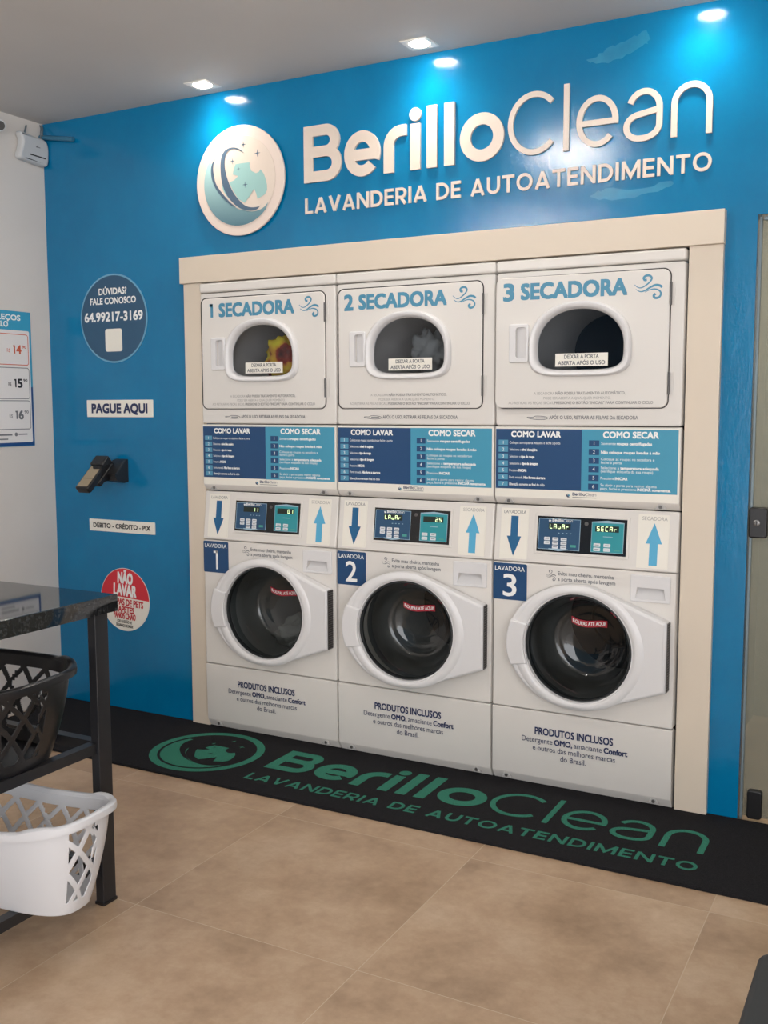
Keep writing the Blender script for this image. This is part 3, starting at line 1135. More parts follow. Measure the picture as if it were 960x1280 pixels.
LCD = {1: (' 11', ' 01'), 2: ('LAVAR', ' 25'), 3: ('LAVAR', 'SECAR')}


def make_washer(num, xo, label, open_deg):
    e = empty('washing_machine', (xo, 0, 0.012), label, 'washing machine', 'three numbered washing machines in the lower row')
    Z = -0.012
    CU, CV = 0.348, 0.571

    def mb():
        q = MB()
        q.T = Matrix.Translation((0, 0, Z)) @ q.T
        return q

    b = mb()
    b.prism(rrect(0.004, 0.307, 0.686, 0.864, 0.007), -0.62, 0.010, M['enamel'], 0.005, holes=[circle(CU, CV, 0.206, 72), [(0.544, 0.767), (0.653, 0.767), (0.646, 0.809), (0.551, 0.809)]], back=False)
    b.build('cabinet', e)
    # kick panel with curved lower lip
    b = mb()
    prof = [(0.3035, -0.02), (0.3035, 0.004), (0.2995, 0.009), (0.050, 0.005), (0.043, 0.002), (0.018, -0.016), (0.012, -0.020), (0.012, -0.60)]
    b.loft([[(0.004, z, w_) for z, w_ in prof], [(0.686, z, w_) for z, w_ in prof]], M['enamel'], closed=False)
    for uu in (0.004, 0.686):
        b.add([(uu, z, w_) for z, w_ in prof], [tuple(range(len(prof)))], M['enamel'])
    kick = b.build('kick_panel', e)
    for uu in (0.060, 0.624):
        b = mb()
        clip(b, uu, 0.033, 0.0005, M['enamel_shade'], M['screw'])
        b.build('clip', kick)
    b = mb()
    lw = 0.0098
    b.text('PRODUTOS INCLUSOS', 0.326, 0.2150, 0.0265, lw, M['navy_text'], width=0.298, bold=0.035)
    b.text([('Detergente', 0), ('OMO,', .045), ('amaciante', 0), ('Confort', .045)], 0.327, 0.1825, 0.0205, lw, M['navy_text'], width=0.404)
    b.text('e outros das melhores marcas', 0.327, 0.1530, 0.0205, lw, M['navy_text'], width=0.316)
    b.text('do Brasil.', 0.327, 0.1235, 0.0205, lw, M['navy_text'], width=0.098)
    b.build('product_lettering', kick)
    # sloping control panel: plane from (w=.013, v=.868) to (w=-.014, v=1.077)
    sl = math.atan2(0.027, 0.209)
    tilt = Matrix.Translation((0, -0.013, 0.868)) @ Matrix.Rotation(-sl, 4, 'X') @ Matrix.Translation((0, 0, -0.868))

    def pb():
        q = mb()
        q.T = Matrix.Translation((0, 0, Z)) @ tilt @ Matrix.Translation((0, 0, -Z)) @ q.T
        return q

    b = pb()
    b.prism(rrect(0.003, 0.868, 0.687, 1.0815, 0.005), -0.30, 0.0, M['enamel'], 0.005)
    cp = b.build('control_panel', e)
    for u0, u1, capt, cm, up_, am in ((0.027, 0.136, 'LAVADORA', M['grey_text'], 0, M['arrow_dark']), (0.545, 0.655, 'SECADORA', M['pale_text'], 1, M['arrow_light'])):
        b = pb()
        b.prism(rrect(u0, 0.878, u1, 1.068, 0.003), 0.0, 0.0012, M['sticker_white'])
        uc = (u0 + u1) / 2 + (0.0 if not up_ else 0.003)
        b.text(capt, uc, 1.0475, 0.0125, 0.0016, cm, width=0.088)
        if up_:
            pts = [(uc - 0.0145, 0.888), (uc + 0.0145, 0.888), (uc + 0.0145, 0.965), (uc + 0.0285, 0.965), (uc, 1.038), (uc - 0.0285, 0.965), (uc - 0.0145, 0.965)]
        else:
            pts = [(uc, 0.889), (uc + 0.0285, 0.963), (uc + 0.0145, 0.963), (uc + 0.0145, 1.039), (uc - 0.0145, 1.039), (uc - 0.0145, 0.963), (uc - 0.0285, 0.963)]
        b.poly(pts, 0.0016, am)
        b.build('arrow_sticker', cp)
    # display
    b = pb()
    b.prism(rrect(0.163, 0.903, 0.517, 1.053, 0.004), 0.0, 0.0035, M['enamel'], 0.002)
    b.build('display_bezel', cp)
    b = pb()
    D0, D1, H0, H1 = 0.173, 0.507, 0.913, 1.044

    def dx(f):
        return D0 + (D1 - D0) * f

    def dy(f):
        return H1 - (H1 - H0) * f

    wd = 0.0040
    b.poly(rect(D0, H0, D1, H1), wd, M['display_black'])
    b.poly(rect(dx(.015), dy(.93), dx(.49), dy(.06)), wd + .0004, M['display_line'])
    b.poly(rect(dx(.021), dy(.917), dx(.484), dy(.075)), wd + .0007, M['display_navy'])
    b.poly([(dx(.14), dy(.93)), (dx(.25), dy(.965)), (dx(.36), dy(.93)), (dx(.36), dy(.90)), (dx(.14), dy(.90))], wd + .0009, M['display_line'])
    b.poly([(dx(.615), dy(.93)), (dx(.97), dy(.93)), (dx(.97), dy(.09)), (dx(.79), dy(.045)), (dx(.615), dy(.09))], wd + .0004, M['display_line'])
    b.poly([(dx(.621), dy(.917)), (dx(.964), dy(.917)), (dx(.964), dy(.115)), (dx(.621), dy(.115))], wd + .0007, M['display_teal'])
    wordmark(b, dx(.17), dx(.40), dy(.145), 0.0105, wd + .0012, M['white_text'])
    draw_logo(b, dx(.145), dy(.115), 0.0065, wd + .0012, M['white_text'], M['white_text'], M['white_text'], None, M['white_text'], 0.0001)
    b.poly(rect(dx(.13), dy(.36), dx(.38), dy(.19)), wd + .0010, M['lcd_dim'])
    b.poly(rect(dx(.655), dy(.36), dx(.915), dy(.19)), wd + .0010, M['lcd_dim'])
    SEG = {'A': 'abcefg', 'V': 'cde', 'L': 'def', 'R': 'eg', 'S': 'acdfg', 'E': 'adefg', 'C': 'adef', '1': 'bc', '2': 'abdeg', '5': 'acdfg', '0': 'abcdef'}

    def seven(ch, u0, v0, h):
        w_ = h * 0.55
        A, B_, C_, Dd, E_, F_ = (u0, v0 + h), (u0 + w_, v0 + h), (u0 + w_, v0 + h / 2), (u0 + w_, v0), (u0, v0), (u0, v0 + h / 2)
        lines = {'a': (A, B_), 'b': (B_, C_), 'c': (C_, Dd), 'd': (E_, Dd), 'e': (F_, E_), 'f': (A, F_), 'g': (F_, C_)}
        for k in SEG.get(ch, ''):
            b.strip(list(lines[k]), h * 0.17, wd + .0014, M['lcd'])

    for (f0, f1), s_ in zip(((.14, .37), (.67, .905)), LCD[num]):
        s_ = s_.rjust(5) if len(s_) < 5 else s_
        for i, ch in enumerate(s_):
            seven(ch, dx(f0 + (f1 - f0) * i / 5.0) + 0.002, dy(.335), 0.0150)
    for i, f in enumerate((.24, .285, .33, .375)):
        b.poly(rect(dx(f), dy(.47), dx(f + .018), dy(.45)), wd + .001, M['display_line'])
    for cxf, rows in ((.085, (0, 1)), (.18, (0, 1, 2)), (.275, (0, 1, 2))):
        for r_ in rows:
            f = .585 + .112 * r_
            b.poly(rrect(dx(cxf), dy(f + .092), dx(cxf + .068), dy(f), 0.002, 3), wd + .001, M['button'])
            b.poly(rect(dx(cxf + .012), dy(f + .052), dx(cxf + .056), dy(f + .036)), wd + .0013, M['line_grey'])
    b.poly(rect(dx(.385), dy(.84), dx(.45), dy(.77)), wd + .001, M['button_green'])
    for cxf in (.645, .755):
        for f in (.68, .80):
            b.poly(rrect(dx(cxf), dy(f + .095), dx(cxf + .075), dy(f), 0.002, 3), wd + .001, M['button'])
            b.poly(rect(dx(cxf + .014), dy(f + .055), dx(cxf + .060), dy(f + .038)), wd + .0013, M['line_grey'])
    b.poly(rect(dx(.87), dy(.87), dx(.935), dy(.83)), wd + .001, M['button_green'])
    b.poly(rect(dx(.745), dy(.50), dx(.85), dy(.48)), wd + .001, M['display_line'])
    b.poly(circle(dx(.555), dy(.16), 0.0075, 20), wd + .0006, M['hinge_dark'])
    b.build('display', cp)
    # number plate
    b = mb()
    b.prism(rrect(0.003, 0.720, 0.138, 0.859, 0.006), 0.010, 0.0112, M['navy'])
    b.text('LAVADORA', 0.070, 0.8310, 0.0165, 0.0116, M['white_text'], width=0.118, bold=0.01)
    if num == 1:
        digit_one(b, 0.076, 0.735, 0.082, 0.011, 0.0116, M['white_text'])
    else:
        b.text(str(num), 0.070, 0.735, 0.082, 0.0116, M['white_text'], width=0.052, bold=0.014)
    b.build('number_sticker', e)
    # hint lettering
    b = mb()
    b.text('Evite mau cheiro, mantenha', 0.258, 0.8285, 0.0140, 0.0108, M['grey_text'], 'L', 0.208, 0.02)
    b.text('a porta aberta após lavagem', 0.258, 0.8075, 0.0140, 0.0108, M['grey_text'], 'L', 0.214, 0.02)
    wind_icon(b, 0.212, 0.250, 0.806, 0.846, 0.0108, M['grey_text'], 0.003)
    b.build('hint_lettering', e)
    # soap drawer
    b = mb()
    hole = [(0.545, 0.768), (0.652, 0.768), (0.645, 0.808), (0.552, 0.808)]
    b.prism(rrect(0.527, 0.757, 0.668, 0.852, 0.006), 0.010, 0.0165, M['enamel_plastic'], 0.003, holes=[hole], back=False)
    b.add([(0.544, 0.767, 0.0150), (0.653, 0.767, 0.0150), (0.647, 0.810, -0.022), (0.550, 0.810, -0.022)], [(0, 1, 2, 3)], M['enamel_plastic'])
    b.build('soap_drawer', e)
    # drum and rubber boot
    b = mb()
    b.lathe([(0.2055, 0.0095), (0.2052, -0.03), (0.235, -0.06), (0.240, -0.10), (0.215, -0.12)], CU, CV, M['grey_rubber'], 72)
    b.build('door_boot', e)
    b = mb()
    b.lathe([(0.215, -0.115), (0.268, -0.125), (0.270, -0.50), (0.25, -0.52), (0.12, -0.53), (0.10, -0.50), (0.02, -0.50)], CU, CV, M['drum'], 64, True)
    b.build('drum', e)
    # door
    HX = 0.668
    hinge = Matrix.Translation((HX, -0.02, 0)) @ Matrix.Rotation(math.radians(open_deg), 4, 'Z') @ Matrix.Translation((-HX, 0.02, 0))

    def db():
        q = mb()
        q.T = hinge @ q.T
        return q

    outl = []
    for k in range(0, 37):
        a = math.radians(78 + (282 - 78) * k / 36)
        outl.append((CU + 0.274 * math.cos(a) if math.cos(a) < 0 else CU + 0.2325 * math.cos(a), CV + 0.2325 * math.sin(a)))
    outl += [(0.660, 0.4415), (0.666, 0.444), (0.668, 0.449), (0.668, 0.691), (0.666, 0.696), (0.660, 0.6985)]
    hole = circle(CU, CV, 0.200, 72)
    b = db()
    b.prism(outl, 0.014, 0.056, M['enamel_plastic'], 0.012, 4, holes=[hole])
    door = b.build('door', e)
    # raised rounded ring around the glass
    b = db()
    n = 96

    def rr(k, w_):
        pts = []
        for i in range(n):
            a = 2 * PI * i / n
            c_, s_ = math.cos(a), math.sin(a)
            ro = (0.246 if c_ < 0 else 0.232 + 0.012 * c_ * c_)
            ro = min(ro, 0.224 + 0.022 * abs(c_))
            r = 0.1985 + (ro - 0.1985) * k
            pts.append((CU + r * c_, CV + r * s_, w_))
        return pts

    b.loft([rr(1.0, 0.0555), rr(0.85, 0.0595), rr(0.65, 0.0625), rr(0.40, 0.0630), rr(0.20, 0.0600), rr(0.06, 0.0530), rr(0.0, 0.0420), rr(-0.08, 0.0300)], M['enamel_plastic'])
    b.build('door_ring', door)
    # pull grip on the left of the ring
    b = db()
    a0 = 158
    g = [(CU + 0.272 * math.cos(math.radians(a)), CV + 0.2315 * math.sin(math.radians(a))) for a in [a0 + (360 - 2 * a0) * k / 16 for k in range(17)]]
    g += [(CU + 0.203 * math.cos(math.radians(a)), CV + 0.203 * math.sin(math.radians(a))) for a in [202 - 44 * k / 14 for k in range(15)]]
    b.prism(g, 0.030, 0.0665, M['enamel_plastic'], 0.006, 3)
    b.build('door_handle', door)
    b = db()
    g = [(CU + 0.2025 * math.cos(math.radians(a)), CV + 0.2025 * math.sin(math.radians(a))) for a in [161 + 38 * k / 14 for k in range(15)]]
    g += [(CU + 0.188 * math.cos(math.radians(a)), CV + 0.192 * math.sin(math.radians(a))) for a in [199 - 38 * k / 14 for k in range(15)]]
    b.prism(g, 0.036, 0.0455, M['rubber'], 0.002, 2)  # shade of the finger recess put in as a dark plate
    b.build('grip_recess_shade', door)
    # hinge strip on the right edge
    b = db()
    b.box(0.6682, 0.6705, 0.447, 0.694, -0.004, 0.050, M['hinge_dark'])
    for k in range(26):
        z = 0.452 + k * 0.0093
        b.prism(rrect(0.6700, z, 0.6712, z + 0.0055, 0.0004, 1), 0.004, 0.046, M['black_gap'])
    b.build('door_hinge', door)
    # glass bowl
    b = db()
    b.lathe([(0.1985, 0.036), (0.196, 0.046), (0.191, 0.047), (0.189, 0.042), (0.189, 0.030)], CU, CV, M['rubber'], 72)
    b.build('glass_gasket', door)
    b = db()
    b.lathe([(0.1885, 0.036), (0.183, 0.026), (0.181, 0.018), (0.173, 0.006), (0.172, -0.004), (0.166, -0.016), (0.162, -0.05), (0.154, -0.085), (0.142, -0.106), (0.128, -0.114), (0.118, -0.113), (0.100, -0.119), (0.09, -0.123), (0.05, -0.126), (0.012, -0.127)],
            CU, CV, M['bowl_glass'], 72, True)
    bowl = b.build('glass_bowl', door)
    b = db()
    pts = [(-0.075, 0.058), (-0.048, 0.046), (-0.018, 0.043), (0.010, 0.046), (0.038, 0.050), (0.062, 0.050)]
    up_ = [(x, y + 0.026) for x, y in pts]

    def wb(x, y):
        r = math.hypot(x, y)
        for (r0, w0_), (r1, w1_) in zip([(0.178, -0.01), (0.168, -0.05), (0.156, -0.085), (0.142, -0.105), (0.120, -0.117), (0.090, -0.123), (0.05, -0.126)],
                                        [(0.168, -0.05), (0.156, -0.085), (0.142, -0.105), (0.120, -0.117), (0.090, -0.123), (0.05, -0.126), (0, -0.127)]):
            if r1 <= r <= r0:
                return w0_ + (w1_ - w0_) * (r0 - r) / (r0 - r1)
        return -0.127

    rows = []
    for k in range(5):
        rows.append([(CU + x, CV + y + (0.026 * k / 4), wb(x, y + 0.026 * k / 4) + 0.004) for x, y in pts])
    b.loft(rows, M['red_sticker'], closed=False)
    vs, fs, wd_, _h = glyphs('ROUPAS ATÉ AQUI!')
    q = 0.126 / wd_
    out_ = []
    for x, y in vs:
        xx = -0.070 + x * q
        # follow the wavy sticker
        for (xa, ya), (xb, yb) in zip(pts, pts[1:]):
            if xa <= xx <= xb + 1e-6:
                yy = ya + (yb - ya) * (xx - xa) / (xb - xa) + 0.006 + y * 0.0135 / CAPH
                break
        else:
            yy = 0.05 + 0.006 + y * 0.0135 / CAPH
        out_.append((CU + xx, CV + yy, wb(xx, yy) + 0.0052))
    for d in ((0, 0), (0.0005, 0.0004), (-0.0005, -0.0004)):
        b.add([(x + d[0], y + d[1], z) for x, y, z in out_], fs, M['white_text'])
    b.build('fill_line_sticker', bowl)
    return e


POS = ['at the left end of the row', 'in the middle of the row', 'at the right end of the row']
for k, (lab, od) in enumerate((('white tumble dryer numbered 1, yellow and red laundry behind its window', 0.0),
                               ('white tumble dryer numbered 2, grey laundry behind its window', 0.0),
                               ('white tumble dryer numbered 3, door slightly ajar, drum empty', 2.6))):
    make_dryer(k + 1, k * PITCH, lab, od)
for k, (lab, od) in enumerate((('white front-load washing machine numbered 1, pale garment inside', 0.0),
                               ('white front-load washing machine numbered 2, door standing slightly open', 5.0),
                               ('white front-load washing machine numbered 3, door closed and drum empty', 0.0))):
    make_washer(k + 1, k * PITCH, lab, od)


def laundry(name, loc, size, mat, seed, label, cat, amp=0.35):
    b = MB(FLAT)
    nu, nv = 40, 24
    rings = []
    for j in range(nv + 1):
        th = PI * (j + 0.001) / (nv + 0.002)
        ring = []
        for i in range(nu):
            ph = 2 * PI * i / nu
            d = Vector((math.sin(th) * math.cos(ph), math.sin(th) * math.sin(ph), math.cos(th)))
            f = 1 + amp * noise.noise(d * 2.0 + Vector((seed, 0, 0))) + 0.22 * noise.noise(d * 6 + Vector((0, seed, 0))) + 0.08 * abs(noise.noise(d * 14))
            ring.append((d.x * size[0] * f, d.y * size[1] * f, d.z * size[2] * f))
        rings.append(ring)
    b.loft(rings, mat)
    o = b.build(name, sharp=80)
    o.location = loc
    return tag(o, label, cat)


laundry('laundry_bundle', (0.385, 0.095, 1.645), (0.105, 0.075, 0.095), M['cloth_yellow'], 3.1, 'yellow and red clothes tumbling behind the window of dryer 1', 'laundry')
laundry('laundry_bundle', (0.69 + 0.355, 0.16, 1.665), (0.075, 0.07, 0.085), M['cloth_grey'], 7.7, 'grey garment tumbling behind the window of dryer 2', 'laundry', 0.5)
laundry('laundry_bundle', (0.375, 0.235, 0.412), (0.13, 0.09, 0.085), M['cloth_white'], 5.2, 'pale garment lying in the drum of washing machine 1', 'laundry', 0.5)

# ------------------------------------------------------------------ wall signs
def sign(name, cx, cz, label):
    return empty(name, (cx, YB, cz), label, 'sign')


s = sign('contact_sign', -0.527, 1.856, 'round slate blue contact sign with phone number on the blue wall')
b = MB()
b.prism(circle(0, 0, 0.203, 80), 0.0005, 0.003, M['contact_ring'])
b.poly(circle(0, 0, 0.1955, 80), 0.0034, M['contact_blue'])
b.build('disc', s)
b = MB()
wt = 0.0038
b.text('DÚVIDAS?', 0.0, 0.110, 0.028, wt, M['white_text'], width=0.168, bold=0.04)
b.text('FALE CONOSCO', 0.0, 0.067, 0.028, wt, M['white_text'], width=0.276, bold=0.04)
b.build('lettering', s)
b = MB()
b.text('64.99217-3169', 0.0, -0.011, 0.040, wt, M['white_text'], width=0.352, bold=0.04)
b.build('phone_number', s)
b = MB()
b.prism(rrect(-0.052, -0.151, 0.050, -0.047, 0.012), 0.0034, 0.0042, M['sticker_white'])
b.build('white_label', s)

s = sign('pay_sign', -0.505, 1.442, 'white rectangular pay here sign above the card terminal')
b = MB()
b.prism(rrect(-0.201, -0.040, 0.201, 0.040, 0.003), 0.0005, 0.006, M['sticker_white'], 0.001)
b.build('plate', s)
b = MB()
b.text('PAGUE AQUI', 0.0, -0.020, 0.041, 0.0065, M['navy_text'], width=0.338, bold=0.055)
b.build('lettering', s)

s = sign('payment_sign', -0.512, 0.889, 'narrow white payment methods sign below the card terminal')
b = MB()
b.prism(rrect(-0.202, -0.0285, 0.202, 0.0285, 0.003), 0.0005, 0.006, M['sticker_white'], 0.001)
b.build('plate', s)
b = MB()
b.text('DÉBITO - CRÉDITO - PIX', 0.0, -0.0105, 0.021, 0.0065, M['black_text'], width=0.352, bold=0.045)
b.build('lettering', s)

s = sign('warning_sign', -0.507, 0.540, 'round red and white warning sign partly hidden by the dark table')
b = MB()
R_ = 0.151
top = arc(0, 0, R_, R_, 4, 176, 40)
bot = arc(0, 0, R_, R_, 176, 364, 40)
b.prism(circle(0, 0, R_, 80), 0.0005, 0.002, M['sticker_white'])
b.poly(arc(0, 0, R_ * 0.985, R_ * 0.985, 4, 176, 40), 0.0024, M['warn_red'])
b.build('disc', s)
b = MB()
b.text('NÃO', 0.0, 0.078, 0.050, 0.0028, M['white_text'], width=0.090, bold=0.05)
b.text('LAVAR', 0.0, 0.019, 0.052, 0.0028, M['white_text'], width=0.138, bold=0.05)
b.build('heading', s)
b = MB()
b.text('ROUPAS DE PETS', 0.0, -0.028, 0.030, 0.0024, M['dark_red_text'], width=0.225, bold=0.045)
b.text('TAPETES', 0.0, -0.062, 0.028, 0.0024, M['dark_red_text'], width=0.115, bold=0.045)
b.text('PANOS CHÃO', 0.0, -0.093, 0.028, 0.0024, M['dark_red_text'], width=0.135, bold=0.045)
b.text('POR QUESTÃO DE', 0.0, -0.113, 0.0125, 0.0024, M['black_text'], width=0.090, bold=0.03)
b.text('SEGURANÇA DE SAÚDE', 0.0, -0.132, 0.0125, 0.0024, M['black_text'], width=0.105, bold=0.03)
o = b.build('lettering', s)
s.rotation_euler = (0, math.radians(3), 0)

# price board on the left wall
s = empty('price_board', (X_LEFT, -0.087, 1.267), 'price list board with three prices on the white left wall', 'price board')
b = MB(SIDE)
b.prism(rrect(-0.46, 0.0, 0.0, 0.624, 0.003), 0.0005, 0.005, M['price_head'], 0.001)
b.build('backing', s)
b = MB(SIDE)
b.poly(rect(-0.458, 0.002, -0.002, 0.276), 0.0054, M['price_foot'])
b.prism(rrect(-0.446, 0.018, -0.013, 0.536, 0.008), 0.0052, 0.0060, M['price_paper'])
for z0, z1, pm, txt_, lm in ((0.378, 0.518, M['orange_text'], '14', M['orange_text']), (0.222, 0.364, M['black_text'], '15', M['line_grey']),
                             (0.080, 0.212, M['grey_text'], '16', M['line_grey'])):
    rp = rrect(-0.436, z0, -0.022, z1, 0.012)
    b.strip(rp, 0.0035, 0.0063, lm, True)
    zc = z0 + 0.48 * (z1 - z0)
    b.text('R$', -0.138, zc - 0.010, 0.016, 0.0064, pm, width=0.018)
    digit_one(b, -0.103, zc - 0.016, 0.038, 0.008, 0.0064, pm)
    b.text(txt_[1], -0.078, zc - 0.016, 0.038, 0.0064, pm, width=0.026, bold=0.05)
    b.text('90', -0.046, zc + 0.010, 0.013, 0.0064, pm, width=0.024, bold=0.03)
    b.strip([(-0.30, zc - 0.028), (-0.205, zc - 0.028)], 0.008, 0.0064, M['black_text'])
b.text('PREÇOS', -0.062, 0.582, 0.024, 0.0054, M['white_text'], 'R', 0.16, 0.04)
b.text('CICLO', -0.135, 0.550, 0.024, 0.0054, M['white_text'], 'R', 0.10, 0.04)
b.poly(circle(-0.112, 0.056, 0.009, 20), 0.0064, M['line_grey'])
b.strip([(-0.098, 0.056), (-0.045, 0.056)], 0.006, 0.0064, M['line_grey'])
b.strip([(-0.24, 0.055), (-0.135, 0.055)], 0.008, 0.0064, M['line_grey'])
b.strip([(-0.24, 0.035), (-0.16, 0.035)], 0.006, 0.0064, M['line_grey'])
b.build('poster', s)

# wireless router high in the corner
s = empty('router', (X_LEFT, -0.050, 2.640), 'white wireless router mounted high in the corner of the left wall', 'router')
rotz = Matrix.Rotation(math.radians(-1.5), 3, 'X')
b = MB(SIDE)
shape = spline([(-0.083, 0.062), (-0.072, 0.064), (0.0, 0.058), (0.060, 0.056), (0.082, 0.030), (0.084, -0.02), (0.076, -0.058), (0.05, -0.064), (-0.03, -0.060), (-0.080, -0.058),
                (-0.092, -0.040), (-0.080, -0.005), (-0.074, 0.030), (-0.086, 0.052)], 4, True)[::-1]
b.prism(shape, 0.006, 0.040, M['router_white'], 0.012, 4)
move(b, 0, 0, 0, rotz)
b.build('case', s)
b = MB(SIDE)
b.strip([(-0.035, -0.030), (0.060, -0.030)], 0.006, 0.0404, M['black_gap'])
b.strip([(-0.060, -0.052), (0.045, -0.052)], 0.005, 0.0395, M['black_gap'])
move(b, 0, 0, 0, rotz)
b.build('vent_slots', s)
b = MB(SIDE)
b.strip([(0.004, 0.010), (0.012, 0.016)], 0.008, 0.0404, M['line_grey'])
b.strip([(0.014, 0.012), (0.028, 0.012)], 0.004, 0.0404, M['line_grey'])
move(b, 0, 0, 0, rotz)
b.build('logo_mark', s)
for dy_, top_ in ((0.052, 0.125), (0.062, 0.128)):
    b = MB(SIDE)
    b.tube(spline([(dy_, 0.055, 0.018), (dy_ - 0.008, 0.085, 0.030), (dy_ + 0.004, 0.110, 0.020), (dy_ + 0.010, top_, 0.008)], 5), 0.0032, M['cable'], 8)
    b.build('cable', s)
b = MB(SIDE)
b.tube(spline([(-0.040, 0.056, 0.012), (-0.040, 0.080, 0.020), (-0.022, 0.105, 0.008)], 5), 0.004, M['cable'], 8)
b.build('cable', s)

b = MB()
b.tube([(-0.933, 2.712, 0.020), (-0.80, 2.690, 0.020), (-0.725, 2.678, 0.020)], 0.0105, M['conduit'], 14)
move(b, 0, YB, 0)
tag(b.build('conduit_tube'), 'short blue painted tube leaving the corner beside the router', 'conduit')

# security camera just at the picture's edge
s = empty('security_camera', (X_LEFT, -0.226, 2.708), 'small white security camera with black lens on the left wall beside the router', 'camera')
b = MB(SIDE)
b.lathe([(0.030, 0.0005), (0.030, 0.012), (0.026, 0.016), (0.012, 0.018)], -0.02, 0.0, M['router_white'], 28, True)
b.build('base', s)
b = MB(FLAT)
b.tube([(0.012, -0.012, 0), (0.030, -0.022, -0.004), (0.056, -0.040, -0.014)], 0.024, M['router_white'], 24)
b.build('body', s)
b = MB(FLAT)
b.tube([(0.0555, -0.0397, -0.0138), (0.0600, -0.0428, -0.0155)], 0.0195, M['black_plastic'], 24)
b.build('lens', s)

# card terminal
s = empty('card_terminal', (-0.545, YB, 1.15), 'black card payment terminal on a bracket on the blue wall', 'card terminal')
b = MB()
T0 = Matrix.Translation((0.545, -YB, -1.15))
side_prof = [(0.0005, -0.048), (0.028, -0.052), (0.075, -0.040), (0.090, -0.010), (0.030, 0.052), (0.0005, 0.058)]   # (w, z)


def yz_prism(prof, x0, x1, m, bev=0.0):
    q = MB(FLAT)
    q.loft([[(x, -w_, z) for w_, z in prof] for x in (x0, x1)], m, cap0=True, cap1=True)
    return q


yz_prism(side_prof, 0.012, 0.080, M['black_plastic']).build('bracket', s)
yz_prism([(0.020, 0.050), (0.028, 0.054), (0.084, -0.006), (0.076, -0.010)], 0.079, 0.0815, M['pos_grey']).build('bracket_edge', s)
# the device is a slab sloping out and down from the wall
dv = Matrix.Translation((-0.012, -0.130, 0.008)) @ Matrix.Rotation(math.radians(42), 4, 'X')
b = MB(FLAT)
b.T = dv
b.prism(rrect(-0.040, -0.112, 0.040, 0.085, 0.012), -0.030, 0.0, M['black_plastic'], 0.006)
dev = b.build('device', s)
b = MB(FLAT)
b.T = dv
b.prism(rrect(-0.031, -0.100, 0.031, 0.028, 0.003), 0.0, 0.0012, M['pos_screen'])
b.poly(rect(-0.031, -0.052, 0.031, -0.049), 0.0016, M['pos_grey'])
b.build('screen', dev)
b = MB(FLAT)
b.T = dv
b.prism(rrect(-0.041, 0.030, 0.041, 0.090, 0.010), -0.034, 0.012, M['black_plastic'], 0.008)
b.build('printer_cover', dev)
b = MB(FLAT)
b.T = dv
b.prism(rrect(-0.048, -0.050, 0.046, 0.080, 0.010), -0.052, -0.028, M['black_plastic'], 0.006)
b.build('cradle', s)
yz_prism([(0.0005, -0.03), (0.115, -0.045), (0.125, 0.03), (0.0005, 0.045)], -0.02, 0.03, M['black_plastic']).build('arm', s)

# ------------------------------------------------------------------ long mat
b = MB(FLAT)
mpts = rrect(-0.905, -0.556, 3.05, Y_BACK - 0.004, 0.006)
mat_holes = []
b.prism(mpts, 0.0005, 0.011, M['mat_black'], 0.002)
mat_o = b.build('floor_mat')
tag(mat_o, 'long black mat with green lettering in front of the machines', 'mat')
b = MB(FLAT)
WM = 0.0116
ring = circle(0.212, -0.277, 0.240, 96)
b.fill(ring, [circle(0.212, -0.277, 0.207, 96)], WM, M['mat_green'])
draw_logo(b, 0.212, -0.277, 0.238, WM + 0.0002, M['mat_green'], M['mat_black'], M['mat_green'], M['mat_green'], M['mat_green'], 0.0004, M['mat_black'])
q = lambda pts: [(0.212 + x * 0.240, -0.277 + y * 0.240) for x, y in pts]
wordmark(b, 0.527, 2.240, -0.322, 0.217, WM, M['mat_green'])
for ch, x0, x1 in tag_layout(0.527, 2.243, 0.064):
    draw_glyph(b, ch, x0, x1, -0.459, 0.064, 0.0120, WM, M['mat_green'])
b.build('green_lettering', mat_o)

# ------------------------------------------------------------------ table with two shelves
TX0, TX1, TY0, TY1, TH = 0.02, 0.776, -3.0, -1.384, 0.910
tb = empty('work_table', ((TX0 + TX1) / 2, (TY0 + TY1) / 2, 0), 'black granite topped table on a black steel frame at the left', 'table')
tox, toy = tb.location.x, tb.location.y


def tbox(x0, x1, y0, y1, z0, z1, name, m, parent=tb, bev=0.0, extra=None):
    q = MB(FLAT)
    q.box(x0 - tox, x1 - tox, y0 - toy, y1 - toy, z0, z1, m, bev, 0.002)
    return q.build(name, parent)


tbox(TX0, TX1, TY0, TY1, TH - 0.048, TH, 'table_top', M['granite'], bev=0.003)
LX = ((0.732, 0.762), (0.034, 0.064))
LY = ((-1.463, -1.412), (-2.972, -2.921))
for x0, x1 in LX:
    for y0, y1 in LY:
        lg_ = tbox(x0, x1, y0, y1, 0.006, TH - 0.048, 'leg', M['frame_black'])
        q = MB(FLAT)
        q.box(x0 - tox - 0.003, x1 - tox + 0.003, y0 - toy - 0.003, y1 - toy + 0.003, 0.0, 0.008, M['black_plastic'], 0, 0.003)
        q.build('foot_cap', lg_)
for zt in (0.485, 0.115):
    for x0, x1 in ((0.722, 0.752), (0.044, 0.074)):
        tbox(x0, x1, -2.921, -1.463, zt - 0.030, zt, 'side_rail', M['frame_black'])
    for y0, y1 in ((-1.452, -1.422), (-2.962, -2.932)):
        tbox(0.064, 0.732, y0, y1, zt - 0.030, zt, 'end_rail', M['frame_black'])
    for x0 in (0.24, 0.54):
        tbox(x0, x0 + 0.03, -2.932, -1.452, zt - 0.030, zt, 'shelf_bar', M['frame_black'])
for x0, x1 in ((0.62, 0.65), (0.14, 0.17)):
    tbox(x0, x1, -2.95, -1.43, TH - 0.075, TH - 0.0485, 'apron_rail', M['frame_black'])


